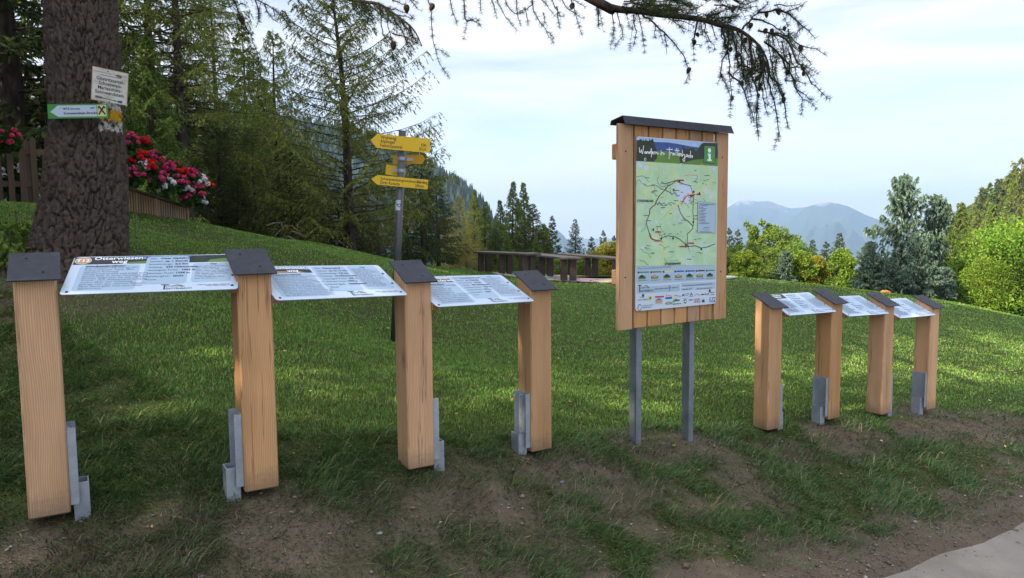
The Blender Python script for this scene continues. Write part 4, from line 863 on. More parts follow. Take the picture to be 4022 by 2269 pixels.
# ------------------------------------------------------------------ signpost with yellow arrows
def plate_matrix(tl, tr, bl):
    u = np.array(tr) - tl; W = np.linalg.norm(u); u /= W; v = np.array(tl) - bl; v -= u * (v @ u); H = np.linalg.norm(v); v /= H
    m = Matrix((u, v, np.cross(u, v))).transposed().to_4x4(); m.translation = Vector(np.array(tl) - v * H); return m, W, H
def signpost():
    base = at(1546, 1345, 8.0); base[2] = gz(base[0], base[1]); top = at(1580.5, 513, 8.0)
    root = empty('signpost', base, 0, 'grey steel signpost with four yellow hiking arrows, behind the near row of panels', 'signpost')
    o = np.array(base)
    MB().tube([(0, 0, -.1), tuple(top - o)], .0395, 20).build('pole', M['pole'], root, True)
    ax = lambda z: o + (top - o) * ((z - o[2]) / (top[2] - o[2]))
    def c5(x, y): return (1400 + x / 2.643, 480 + y / 2.643)
    def arrow(name, tl, tr, bl, Yl, Yr, outline, txts, mat, lab, back=False):
        A = at(*c5(*tl), Yl); B = at(*c5(*tr), Yr); C = at(*c5(*bl), Yl); m, W, H = plate_matrix(A - o, B - o, C - o)
        b = MB(); b.slab([(u * W, v * H, 0) for u, v in outline], (0, 0, 1), .004); s = b.build(name, M[mat], root); s.matrix_local = m; tag(s, lab)
        S = Sheet(W, H)
        for t in txts: S.text('lettering', 'ink', *t[:-1], 1.2, bold=.012, wide=.92, align=t[-1])
        S.build(s, Matrix.Identity(4)); return s
    AL = [(0, .5), (.105, 0), (1, 0), (1, 1), (.105, 1)]
    AL1 = [(0, .52), (.02, .44), (.105, .02), (1, 0), (1, 1), (.105, 1), (.02, .6)]
    arrow('arrow_sign', (150, 112), (768, 172), (150, 263), 7.86, 8.02, AL1, [('Weinweg', .16, .70, .047, 'LEFT'), ('Alpkogel', .16, .42, .047, 'LEFT'), ('Feistritzsattel', .16, .13, .047, 'LEFT'), ('10h', .94, .42, .047, 'RIGHT'), ('3½h', .94, .13, .047, 'RIGHT')], 'yellow', 'top yellow arrow pointing left')
    arrow('arrow_sign', (155, 540), (745, 597), (155, 642), 7.86, 8.02, AL1, [('Schwarzenbergrundwanderweg', .16, .55, .043, 'LEFT'), ('Drei Kreuze', .16, .14, .045, 'LEFT'), ('1½ h', .94, .56, .045, 'RIGHT'), ('30min', .94, .14, .045, 'RIGHT')], 'yellow', 'bottom yellow arrow pointing left')
    arrow('arrow_sign', (377, 340), (713, 336), (377, 434), 8.10, 8.16, [(0, 0), (.90, 0), (1, .55), (.93, 1), (0, 1)], [], 'yellow_dark', 'darker yellow arrow pointing right behind the pole')
    arrow('arrow_sign', (311, 437), (520, 468), (309, 540), 8.07, 8.14, [(0, 0), (.92, 0), (1, .5), (.92, 1), (0, 1)], [], 'yellow', 'short yellow arrow seen edge-on behind the pole')
    for (cx, cy, x0, x1) in ((472, 378, 440, 588), (466, 503, 372, 515)):
        p = at(*c5(cx, cy), 8.0); c = ax(p[2]) - o; b = MB()
        b.tube([tuple(c - [0, 0, .018]), tuple(c + [0, 0, .018])], .0415, 20)
        A = at(*c5(x0, cy + (x0 - cx) * .06), 8.055) - o; B = at(*c5(x1, cy + (x1 - cx) * .06), 8.055) - o
        b.slab([A - [0, 0, .015], B - [0, 0, .015], B + [0, 0, .015], A + [0, 0, .015]], (0, -1, 0), .005)
        b.tube([tuple(c + [.01, -.04, 0]), tuple(c + [.012, -.06, 0])], .008, 8); b.build('clamp', M['steel'], root)
    # white trail sticker wrapped round the pole
    p = at(*c5(462, 860), 8.0); b = MB(); n = 10; zc = p[2]; hh = 105 / 2.643 / FPX * 8.0 / 2; rad = .0401
    for layer, (a0, a1, z0, z1, mi) in enumerate(((-2.75, -.45, -hh, hh, 0),)):
        for i in range(n):
            t0 = a0 + (a1 - a0) * i / n; t1 = a0 + (a1 - a0) * (i + 1) / n; q = []
            for t, z in ((t0, z0), (t1, z0), (t1, z1), (t0, z1)):
                c = ax(zc + z) - o; q.append(c + [rad * math.cos(t), rad * math.sin(t), 0])
            b.poly(q, mi)
    def ring(r, z, t, wd):
        k = 14
        for i in range(k):
            q = []
            for a, rr in ((i, r), (i + 1, r), (i + 1, r - wd), (i, r - wd)):
                ph = 2 * math.pi * a / k; th = t + rr * math.cos(ph) / rad; zz = z + rr * math.sin(ph); c = ax(zc + zz) - o; q.append(c + [(rad + .0006) * math.cos(th), (rad + .0006) * math.sin(th), 0])
            b.poly(q[::-1], 1)
    ring(.017, -.002, -1.45, .006)
    def bar(t0, t1, z0, z1):
        q = []
        for t, z in ((t0, z0), (t1, z0 + 0), (t1, z1), (t0, z1)): c = ax(zc + z) - o; q.append(c + [(rad + .0006) * math.cos(t), (rad + .0006) * math.sin(t), 0])
        b.poly(q, 1)
    bar(-2.3, -1.0, .041, .045); bar(-2.4, -.8, -.047, -.042); bar(-2.25, -2.0, .0, .022); bar(-2.0, -1.85, -.008, .008); bar(-1.7, -1.2, -.032, -.026); bar(-1.5, -1.4, -.026, -.018)
    b.build('sticker', [M['white'], M['ink']], root)
signpost()

# ------------------------------------------------------------------ dark plank tables on the paving
def table(n, f, top_h, wd, leg_t, label):
    """n: middle of the near end, f: middle of the far end (x, y)"""
    n = np.array(n, float); f = np.array(f, float); d = f - n; L = np.linalg.norm(d); d /= L; g = gz(*((n + f) / 2))
    root = empty('table', (n[0], n[1], g), math.atan2(d[1], d[0]), label, 'table', 'dark plank tables on the stone paving')
    b = MB(); st = wd / 3
    for i in range(3): b.box((0, -wd / 2 + i * st + .002, top_h - .055), (L, -wd / 2 + (i + 1) * st - .002, top_h), bev=.006)
    b.build('tabletop', M['table_wood'], root)
    for x in (.25, L * .5, L - .25):
        for s in (-1, 1): MB().box((x - leg_t / 2, -.095, -.1), (x + leg_t / 2, .095, top_h - .0555), bev=.006).build('leg', M['old_wood'], root, loc=(0, s * (wd / 2 - .13), 0))
    return root
def tp(px, py, Y): q = at(px, py, Y); return q[:2]
table(tp(2246, 1018, 19.6), tp(2060, 1006, 23.5), .66, .52, .06, 'middle of the three dark plank tables, its end facing the camera')
table(tp(2098, 1018, 20.4), tp(1885, 1006, 22.6), .66, .52, .06, 'leftmost of the three dark plank tables behind the near panels')
table(tp(2450, 1012, 20.9), tp(2215, 1003, 24.6), .66, .52, .06, 'rightmost dark plank table, partly hidden by the map board')
# ------------------------------------------------------------------ the big larch at the left and its overhanging limbs
TX, TY = -4.06, 7.2
TZ = gz(TX, TY)
def big_larch():
    root = empty('larch_tree', (TX, TY, TZ), 0, 'huge old larch with furrowed brown trunk and drooping limbs overhead', 'tree')
    na, zs = 230, np.concatenate([np.arange(-.35, 4.1, .0125), np.geomspace(4.15, 17, 40)])
    A, Z = np.meshgrid(np.linspace(0, 2 * np.pi, na + 1)[:-1], zs); zr = Z + TZ
    rad = np.interp(zr, [TZ - .4, TZ, TZ + .22, 1.6, 2.0, 2.6, 3.8, 6, 10, 18], [.60, .50, .435, .395, .350, .310, .293, .26, .18, .04])
    flare = sstep(2.1, .9, zr); rad = rad * (1 + flare * (.05 * np.cos(3 * A + .6) + .04 * np.cos(5 * A + 2) + .06 * np.cos(A - 3.4)))
    arc = A * .36; warp = (fbm(arc * 9, Z * 3, 3) - .5) * .10
    f1, f2, cid = worley((A / (2 * np.pi)) * 42 + warp * 10, Z / .155 + (fbm(A * 5.73 , Z * 4, 8) - .5) * 1.6, 4, 42)
    g1 = sstep(.02, .15, f2 - f1)
    s1, s2, c2 = worley((A / (2 * np.pi)) * 84 + warp * 22, Z / .075, 14, 84); g2 = sstep(.0, .3, s2 - s1)
    dep = .026 * g1 + .010 * g2 * g1 + (cid - .5) * .022 + (fbm(arc * 40, Z * 14, 30) - .5) * .018
    rr = rad - .022 + dep * np.where(zr > 4.6, .6, 1)
    cxs = np.interp(zr, [1, 1.35, 2, 2.6, 4, 18], [-.17, -.135, -.05, -.01, .01, .5]); V = np.c_[(cxs + rr * np.cos(A)).ravel(), (rr * np.sin(A)).ravel(), Z.ravel()]
    i = np.arange(len(zs) - 1)[:, None] * na; k = np.arange(na)[None]; F = np.stack([i + k, i + (k + 1) % na, i + na + (k + 1) % na, i + na + k], 2).reshape(-1, 4)
    # painted trail blaze white-yellow-white on the right front
    az0 = R(-14); dA = np.abs((A - az0 + np.pi) % (2 * np.pi) - np.pi); nzp = (fbm(arc * 26, Z * 26, 50) - .5)
    inb = (dA + nzp * .25 < .46) & (g1 > .35)
    zt = 2.80; wht = inb & (zr < zt + nzp * .06) & (zr > zt - .28 + nzp * .08) & (nzp > -.16); yel = wht & (zr < zt - .08 + nzp * .05) & (zr > zt - .18 + nzp * .05)
    groove = np.clip(g1 * .75 + .25 * g2, 0, 1)
    me = npmesh('trunk', V, [F], M['bigbark'], True, {'groove': groove.ravel(), 'plate': cid.ravel(), 'paint_white': (wht & ~yel).ravel() * .85, 'paint_yellow': yel.ravel() * .9})
    link('trunk', me, root)
    o = np.array([TX, TY, TZ])
    B = {'limb': MB(), 'needle': [[], []]}
    def needles_along(pts, store, dens=70, ln=.03, wd=.0019, tuft=8):
        """tufts of soft needles on short shoots along a twig"""
        pts = np.array(pts); seg = np.linalg.norm(np.diff(pts, axis=0), axis=1); cum = np.r_[0, np.cumsum(seg)]; L = cum[-1]
        m = max(2, int(L * dens)); t = np.sort(rng.random(m)) * L; j = np.clip(np.searchsorted(cum, t) - 1, 0, len(seg) - 1)
        p = pts[j] + (pts[j + 1] - pts[j]) * ((t - cum[j]) / np.maximum(seg[j], 1e-6))[:, None]; d = (pts[j + 1] - pts[j]) / np.maximum(seg[j], 1e-6)[:, None]
        p = np.repeat(p, tuft, 0); d = np.repeat(d, tuft, 0); n = len(p)
        r = rng.normal(0, 1, (n, 3)); r -= d * (r * d).sum(1)[:, None]; r /= np.linalg.norm(r, axis=1)[:, None]
        q = r + d * rng.normal(.35, .35, n)[:, None]; q /= np.linalg.norm(q, axis=1)[:, None]; l = ln * rng.uniform(.6, 1.2, n)
        s = np.cross(q, rng.normal(0, 1, (n, 3))); s /= np.linalg.norm(s, axis=1)[:, None]; s *= wd * .5
        store.append(np.stack([p - s, p + s, p + q * l[:, None] + s * .4, p + q * l[:, None] - s * .4], 1))
    def smooth(pts, k=4):
        pts = np.array(pts, float); out = []
        for i in range(len(pts) - 1):
            p0 = pts[max(i - 1, 0)]; p1 = pts[i]; p2 = pts[i + 1]; p3 = pts[min(i + 2, len(pts) - 1)]
            for t in np.arange(k) / k: out.append(.5 * ((2 * p1) + (-p0 + p2) * t + (2 * p0 - 5 * p1 + 4 * p2 - p3) * t * t + (-p0 + 3 * p1 - 3 * p2 + p3) * t ** 3))
        return np.array(out + [pts[-1]])
    def a3(x, y): return (2250 + x / 2.342, y / 2.342)
    def bq(x, y): return (1800 + x / 2.076, y / 2.076)
    def a1(x, y): return (900 + x / 1.453, y / 1.453)
    def limb(name, main, rads, twigs, sprays, dep, lab, conv_cones):
        """one big limb: bark mesh, needles, cones"""
        bk = MB(); nd = []
        mp_ = smooth(main); bk.tube([tuple(p - o) for p in mp_], list(np.interp(np.linspace(0, 1, len(mp_)), np.linspace(0, 1, len(rads)), rads)), 9)
        for tw, r0 in twigs:
            q = smooth(tw, 3); q = q + np.r_[np.zeros((1, 3)), rng.normal(0, .004, (len(q) - 1, 3))]
            bk.tube([tuple(p - o) for p in q], list(np.linspace(r0, .0014, len(q))), 5, cap=False); needles_along(q - o, nd, 95, .030)
            for _ in range(int(np.linalg.norm(np.diff(q, axis=0), axis=1).sum() * sprays * 6)):          # small side shoots
                k = rng.integers(1, len(q) - 1); d = q[k] - q[k - 1]; d = d / (np.linalg.norm(d) + 1e-9); v = d * .5 + rng.normal(0, .5, 3) + [0, 0, -.55]; v /= np.linalg.norm(v); L = rng.uniform(.05, .17)
                s = np.array([q[k], q[k] + v * L * .5, q[k] + v * L + [0, 0, -.2 * L]]); bk.tube([tuple(p - o) for p in s], [.0022, .0017, .001], 4, cap=False); needles_along(s - o, nd, 105, .028)
        ob = bk.build(name, M['limb_bark'], root, True); tag(ob, lab)
        nv = np.concatenate(nd).reshape(-1, 3); link('needles', npmesh('needles', nv, [np.arange(len(nv)).reshape(-1, 4)], M['near_needles']), ob)
        for p, s in conv_cones:
            c = link('cone', CONE, ob, tuple(p - o), (rng.uniform(-.5, .5), rng.uniform(-.5, .5), rng.uniform(0, 6))); c.scale = (s, s, s)
    # larch cone
    cb = MB(); nr, ns = 9, 10; vs = []
    for i in range(nr):
        t = i / (nr - 1); r = .0145 * math.sin(math.pi * min(1, (.12 + t * .88))) ** .7 * (1.15 - .45 * t)
        for k in range(ns): a = 6.283 * (k + .5 * (i % 2)) / ns; rr = r * (1.18 if (k + i) % 2 else .9); vs.append((rr * math.cos(a), rr * math.sin(a), -.045 * t))
    cb.add(vs, [(i * ns + k, i * ns + (k + 1) % ns, (i + 1) * ns + (k + 1) % ns, (i + 1) * ns + k) for i in range(nr - 1) for k in range(ns)] + [tuple(range(ns)), tuple(range(nr * ns - 1, nr * ns - ns - 1, -1))])
    CONE = cb.mesh('cone', flat('larch_cone', (.040, .027, .021), .85, .1, var=.3))
    # --- right limb
    def D(x): return 5.35 - .35 * (x - 200) / 1600       # depth along the limb
    def X(pts, dd=0.0): return [at(*a3(x, y), D(x) + dd) for x, y in pts]
    main = [np.array([TX + .1, TY - .1, 5.6]), np.array([-2.6, 6.6, 5.25]), np.array([-.9, 5.8, 4.15])] + X([(200, 0), (330, 62), (450, 88), (600, 100), (800, 132), (1000, 152), (1200, 182), (1350, 228), (1500, 265), (1620, 335), (1720, 430), (1790, 560), (1815, 700)])
    rads = [.10, .08, .055, .035, .027, .024, .022, .020, .019, .018, .016, .014, .011, .008, .006, .004]
    raw = [[(220, 20), (232, 130), (235, 250)], [(355, 85), (375, 200), (380, 380)], [(405, 100), (440, 230), (478, 370)], [(560, 130), (575, 300), (555, 430)], [(600, 130), (635, 270), (660, 480)], [(640, 130), (740, 210), (830, 300), (940, 400), (1010, 500), (1060, 620), (1045, 770)], [(740, 200), (765, 280), (760, 340)], [(840, 310), (860, 400), (868, 490)], [(870, 150), (960, 210), (1090, 290)], [(930, 190), (1040, 200), (1110, 240)], [(1145, 180), (1125, 310), (1100, 390), (1190, 412)], [(1180, 190), (1190, 330)], [(1200, 200), (1240, 330), (1305, 450)], [(1270, 210), (1300, 300), (1320, 360)],
           [(1380, 250), (1400, 420), (1425, 450), (1370, 560), (1358, 670), (1390, 740), (1440, 860), (1450, 1010)], [(1440, 260), (1430, 460), (1445, 680), (1450, 900)], [(1470, 265), (1490, 430), (1520, 600), (1470, 700), (1455, 760)], [(1560, 310), (1555, 620), (1600, 760)], [(1430, 660), (1500, 720), (1570, 800), (1600, 920), (1660, 1060), (1662, 1140)], [(1620, 350), (1660, 700), (1700, 900), (1700, 1150), (1712, 1300)], [(1720, 440), (1715, 700), (1690, 1000)], [(1780, 560), (1800, 750), (1840, 900), (1890, 1170), (1898, 1230)], [(1740, 800), (1760, 950), (1800, 1075)], [(1810, 690), (1900, 800), (1940, 940), (1980, 1140), (1985, 1175)], [(1760, 380), (1900, 500), (2010, 700), (2100, 900), (2105, 1060)], [(1700, 280), (1830, 300), (1950, 320), (2100, 420), (2230, 450), (2360, 512)], [(1800, 300), (1960, 360), (2050, 540), (2120, 650), (2200, 760), (2280, 830), (2360, 922)], [(1900, 500), (1990, 600), (2040, 780), (2120, 860), (2185, 925)], [(1850, 90), (1950, 110), (2050, 180), (2150, 270), (2225, 362)], [(1700, 110), (1850, 92), (1960, 106), (2060, 76), (2165, 0)], [(1560, 270), (1640, 170), (1720, 100), (1790, 20)], [(1850, 50), (1960, 40), (2110, 55)], [(1640, 170), (1780, 200), (1880, 260), (2010, 360)], [(1950, 740), (2080, 745), (2160, 765)], [(1520, 605), (1600, 610), (1720, 660), (1780, 660)], [(1960, 640), (2080, 610), (2200, 640)], [(1960, 360), (2090, 470), (2200, 595)]]
    tw = [(X(q, rng.uniform(-.35, .35)), .0075 if len(q) > 3 else .0045) for q in raw]
    for _ in range(62):          # the dense part of the limb
        x0 = rng.uniform(480, 1780); yb = np.interp(x0, [200, 450, 800, 1200, 1500, 1720, 1815], [0, 88, 132, 182, 265, 430, 700]); L = rng.uniform(80, 260)
        if x0 > 1350: q = [(x0, yb - 20), (x0 + rng.uniform(-10, 90), yb + L * .5), (x0 + rng.uniform(-10, 150), yb + L * rng.uniform(.8, 1.3))]
        else: q = [(x0, yb), (x0 + rng.uniform(30, 120), yb - L * .25), (x0 + rng.uniform(100, 280), yb - L * rng.uniform(.2, .6))]
        tw.append((X(q, rng.uniform(-.5, .5)), .005))
    for _ in range(30):
        x0 = rng.uniform(450, 1500); y0 = rng.uniform(-60, 60); tw.append((X([(x0, y0), (x0 + 110, y0 + rng.uniform(-10, 50)), (x0 + 240, y0 + rng.uniform(-20, 90))], rng.uniform(-.5, .6)), .006))
    for _ in range(24):
        x0 = rng.uniform(1480, 2000); y0 = rng.uniform(230, 560); L = rng.uniform(150, 420); tw.append((X([(x0, y0), (x0 + rng.uniform(0, 50), y0 + L * .5), (x0 + rng.uniform(10, 120), y0 + L)], rng.uniform(-.4, .4)), .0045))
    cones = [(1078, 648), (1140, 325), (1115, 393), (500, 130), (1455, 460), (1485, 85), (1780, 140), (1465, 912), (1645, 660), (1710, 725), (1722, 825), (1935, 880), (1942, 920), (1700, 885), (1775, 290), (1825, 290), (1640, 235), (2092, 440), (2108, 640), (2130, 680), (1520, 515), (1590, 370), (1735, 790), (1945, 270), (1885, 105), (1750, 635), (1975, 670), (1545, 770)]
    limb('limb', main, rads, tw, 1.0, None, 'drooping cone-hung limb at the top right', [(at(*a3(x, y), D(x) + .02) + [0, 0, .02], rng.uniform(.7, 1.05)) for x, y in cones])
    # --- middle twigs hanging from a higher limb
    def Xb(pts, dd=0.0): return [at(*bq(x, y), 5.6 + dd) for x, y in pts]
    raw = [[(40, -30), (50, 60), (68, 165), (140, 150), (195, 220)], [(180, -30), (183, 100)], [(300, -40), (330, 30), (370, 120), (430, 190), (478, 258)], [(270, -20), (300, 80), (315, 150)], [(370, -30), (420, 60), (480, 110), (540, 100)], [(590, -30), (615, 80), (640, 140), (700, 220), (745, 300), (785, 352)], [(470, -20), (485, 110), (508, 215)], [(540, 60), (560, 150), (578, 218)], [(650, -30), (720, 40), (782, 130)], [(740, -30), (790, 60), (830, 130), (868, 130)], [(800, 50), (815, 150), (825, 232)], [(830, -20), (900, 70), (960, 120), (1035, 152)], [(920, -10), (960, 130), (1005, 275)], [(1125, 20), (1135, 130), (1145, 235)], [(880, -20), (980, 20), (1045, 75)], [(600, 20), (560, 70), (490, 100)], [(690, 100), (720, 200)]]
    tw = [(Xb(q, rng.uniform(-.3, .3)), .0045) for q in raw]
    # long bare twig and the pair beside it
    def Xa(pts, dd=0.0): return [at(*a1(x, y), 5.5 + dd) for x, y in pts]
    tw += [(Xa(q, rng.uniform(-.2, .2)), .0045) for q in ([(1130, -30), (1150, 40), (1158, 180), (1190, 330), (1225, 400), (1262, 450)], [(1260, -20), (1280, 80), (1305, 155)], [(1340, 30), (1350, 110), (1400, 118), (1445, 155)], [(1020, -20), (1060, 30), (1095, 65)])]
    main = [np.array([TX + .1, TY - .2, 6.6]), np.array([-2.5, 6.3, 6.3]), np.array([-.8, 5.7, 4.6]), np.array([.1, 5.5, 3.95]), np.array([.75, 5.5, 3.72])]
    cones = [at(*a1(1165, 20), 5.5), at(*a3(0, 30), 5.6)]
    limb('limb', main, [.08, .06, .035, .02, .008], tw, .5, None, 'limb above the frame with thin hanging twigs', [(p, 1.3) for p in cones])
    # --- left limb over the signpost side
    main = [np.array([TX + .15, TY - .2, 5.0]), np.array([-2.9, 6.5, 4.5])] + Xa([(300, -190), (560, -60), (700, 0), (850, 22), (950, 85), (1050, 165), (1100, 262)], .3)
    raw = [[(700, 0), (740, 60), (770, 120)], [(850, 22), (870, 120), (878, 200), (930, 260), (935, 340), (965, 342)], [(870, 30), (930, 50), (1000, 70), (1058, 105)], [(900, 60), (960, 130), (1010, 230), (1030, 270), (1042, 345)], [(950, 85), (1010, 90), (1050, 105)], [(980, 110), (1040, 200), (1085, 230)], [(930, 190), (990, 210), (1060, 240), (1105, 262)], [(800, 15), (815, 90), (830, 150)], [(780, 10), (850, 70), (900, 110)], [(900, 50), (905, 150), (935, 240)], [(1010, -20), (1080, 15)], [(930, 0), (1010, 30)],
           [(-10, -30), (30, 0), (60, 80), (110, 180), (150, 280), (185, 440)], [(60, 80), (55, 110)], [(110, -30), (180, 10), (240, 40), (290, 80), (330, 120), (375, 135)], [(20, -20), (40, 30), (80, 20), (110, 45)], [(200, 20), (230, 90), (280, 130)], [(380, -20), (420, 50), (440, 110), (480, 190)], [(300, 60), (340, 100), (350, 150)], [(150, 0), (165, 80), (160, 150)], [(250, 40), (265, 110)], [(60, 90), (100, 170), (140, 210)], [(-60, 20), (0, 40), (45, 10)], [(440, -20), (470, 30), (500, 100)]]
    tw = [(Xa(q, .3 + rng.uniform(-.25, .25)), .0055) for q in raw]
    for _ in range(34):
        x0 = rng.uniform(680, 1040); yb = np.interp(x0, [560, 700, 850, 950, 1050], [-60, 0, 22, 85, 165]); L = rng.uniform(40, 130); tw.append((Xa([(x0, yb - 10), (x0 + rng.uniform(5, 40), yb + L * .5), (x0 + rng.uniform(20, 90), yb + L * .9)], .3 + rng.uniform(-.3, .3)), .005))
    cones = [at(*a1(65, 92), 5.8), at(*a1(935, 236), 5.8), at(*a1(1010, 25), 5.7)]
    limb('limb', main, [.07, .05, .03, .018, .013, .011, .009, .006, .003], tw, .8, None, 'limb with feathery twigs above the signpost', [(p, 1.5) for p in cones])
    # --- crown far above the picture: whorls of limbs with hanging sprays
    bk = MB(); lv = []
    for k in range(46):
        z = rng.uniform(5.5, 16) ; a = rng.uniform(0, 6.283); L = (17.5 - z) * .36 + .6; d = np.array([math.cos(a), math.sin(a), 0]); p0 = np.array([0, 0, z])
        q = np.array([p0 + d * L * t + [0, 0, L * (.10 * t - .32 * t * t)] for t in np.linspace(0, 1, 6)]); bk.tube([tuple(p) for p in q], list(np.linspace(.05, .008, 6)), 5)
        m = int(L * 110); t = rng.random(m) ** .7; p = p0 + d * (L * t)[:, None] + np.c_[rng.normal(0, .32, m) * t, rng.normal(0, .32, m) * t, L * (.10 * t - .32 * t * t) - rng.random(m) * .5]
        s = rng.normal(0, 1, (m, 3)) * .05; e = np.c_[rng.normal(0, .03, m), rng.normal(0, .03, m), -rng.uniform(.08, .22, m)]; lv.append(np.stack([p - s * .4, p + s * .4, p + s * .3 + e, p - s * .3 + e], 1))
    ob = bk.build('crown', M['bark'], root); nv = np.concatenate(lv).reshape(-1, 3); link('needles', npmesh('needles', nv, [np.arange(len(nv)).reshape(-1, 4)], M['near_needles']), ob)
M['near_needles'] = leaf_mat('drooping_larch_needles', [(0, (.022, .042, .020)), (.6, (.046, .074, .030)), (1, (.085, .11, .04))], .35)
big_larch()

# ------------------------------------------------------------------ the two signs nailed to the trunk
def trunk_signs():
    def c6(x, y): return (x / 1.8167, 200 + y / 1.8167)
    A = at(*c6(660, 105), 6.75); B = at(*c6(918, 160), 6.98); C = at(*c6(653, 345), 6.75); m, W, H = plate_matrix(A, B, C)
    root = empty('trail_sign', tuple(m.translation), 0, 'weathered white tin sign with black place names nailed to the trunk', 'sign'); o = m.translation.copy(); m2 = m.copy(); m2.translation = (0, 0, 0)
    p = MB().slab([(0, 0, 0), (W, 0, 0), (W, H, 0), (0, H, 0)], (0, 0, 1), .003).build('plate', M['oldtin'], root); p.matrix_local = m2
    S = Sheet(W, H)
    for r_ in ((.0, .0, 1, .018), (0, .982, 1, 1), (0, .018, .016, .982), (.984, .018, 1, .982)): S.rect('border', 'tan', *r_, .8)
    S.text('lettering', 'greyink', 'Österreichischer Touristenklub', .5, .85, .0215, 1.5, wide=1.05, align='CENTER', bold=.01); S.rect('lettering', 'ink', .22, .785, .78, .800, 1.5)
    for i, tx in enumerate(('Göstritzsattel-', 'Schottwien-', 'Mariaschutz-', 'Sonnwendstein')): S.text('lettering', 'ink', tx, .5, .635 - i * .135, .044, 1.5, bold=.018, wide=.92, align='CENTER')
    S.line('lettering', 'ink', [(.12, .115), (.66, .085)], .006, 1.5); S.pts('lettering', 'ink', [(.64, .105), (.74, .08), (.64, .06)], 1.6)
    for k in range(5): S.line('lettering', 'ink', [(.10 + k * .04, .15), (.14 + k * .04, .112), (.10 + k * .04, .08)], .005, 1.7)
    S.rect('lettering', 'bluelogo', .73, .045, .86, .115, 1.5); S.pts('rust', 'rust', [(.62, .86), (.70, .90), (.82, .88), (.80, .80), (.68, .82)], .9); S.disc('rust', 'rust', .42, .93, .007, 1); S.disc('rust', 'rust', .50, .03, .006, 1)
    S.build(p, Matrix.Identity(4))
    A = at(*c6(336, 380), 6.77); B = at(*c6(765, 374), 6.83); C = at(*c6(340, 483), 6.77); m, W, H = plate_matrix(A, B, C)
    root = empty('cycle_route_sign', tuple(m.translation), 0, 'green and white arrow sign for mountain bikes on the trunk, pointing left', 'sign'); m2 = m.copy(); m2.translation = (0, 0, 0)
    p = MB().slab([(0, 0, 0), (W, 0, 0), (W, H, 0), (0, H, 0)], (0, 0, 1), .003).build('plate', M['green'], root); p.matrix_local = m2
    S = Sheet(W, H); S.pts('arrow_field', 'white', [(.04, .47), (.17, .12), (.815, .12), (.815, .90), (.17, .90)], 1)
    S.text('lettering', 'ink', 'MTB-Strecke', .26, .60, .027, 1.8, bold=.02); S.text('lettering', 'ink', 'Sonnwendstein-Strecke', .26, .28, .031, 1.8, bold=.03, wide=.98); S.line('lettering', 'greyink', [(.20, .66), (.245, .74)], .003, 1.8); S.pts('lettering', 'greyink', [(.69, .70), (.73, .64), (.77, .66), (.80, .72), (.75, .76)], 1.8)
    S.rect('emblem', 'yellow_pale', .825, .12, .975, .92, 1); X0, X1, Y0, Y1 = .85, .95, .26, .80
    S.line('emblem', 'ink', [(X0, Y0), (X1 - .01, Y1)], .014, 1.6); S.line('emblem', 'ink', [(X1, Y0), (X0 + .01, Y1)], .014, 1.9); S.line('emblem', 'ink', [(X0 + .012, Y1), (X0 - .006, Y1 - .10)], .012, 2.2); S.line('emblem', 'ink', [(X1 - .012, Y1), (X1 + .006, Y1 - .10)], .012, 2.2)
    S.build(p, Matrix.Identity(4))
M['yellow_pale'] = flat('pale_yellow_print', (.62, .60, .28), .4, .3, var=.04)
M['rust'] = flat('rust', (.25, .11, .05), .8, .1, var=.3)
def oldtin():
    t = Mt('weathered_tin', .5, .3); v = t.coord(); f = t.noise(v, 9, 5, .65); t.base(t.ramp(f, [(.3, (.36, .34, .29)), (.5, (.58, .57, .52)), (.75, (.68, .67, .63))])); return t.m
M['oldtin'] = oldtin()
trunk_signs()

# ------------------------------------------------------------------ picket fence and garden things at the far left
def picket_fence():
    A = at(-260, 800, 11.6); B = at(195, 790, 12.6); d = B - A; L = math.hypot(d[0], d[1]); h = math.atan2(d[1], d[0]); z = gz(*((A + B) / 2)[:2])
    root = empty('picket_fence', (A[0], A[1], z), h, 'dark brown picket fence left of the big trunk', 'fence'); n = int(L / .165)
    for i in range(n):
        x = i * .165; t = rng.uniform(-.02, .03); b = MB(); zz = 1.12 + t
        b.add([(x, 0, -.1), (x + .085, 0, -.1), (x + .085, .022, -.1), (x, .022, -.1), (x, 0, zz - .05), (x + .085, 0, zz - .05), (x + .085, .022, zz - .05), (x, .022, zz - .05), (x + .0425, 0, zz), (x + .0425, .022, zz)], [(3, 2, 1, 0), (0, 1, 5, 8, 4), (2, 3, 7, 9, 6), (1, 2, 6, 5), (3, 0, 4, 7), (4, 8, 9, 7), (8, 5, 6, 9)])
        b.build('picket', M['picket'], root)
    for zz in (.28, .82): MB().box((-.05, .0225, zz), (L, .06, zz + .09)).build('rail', M['picket'], root)
    for x in (.5, L - .3): MB().box((x, .0605, -.3), (x + .10, .16, 1.05)).build('fence_post', M['picket'], root)
picket_fence()

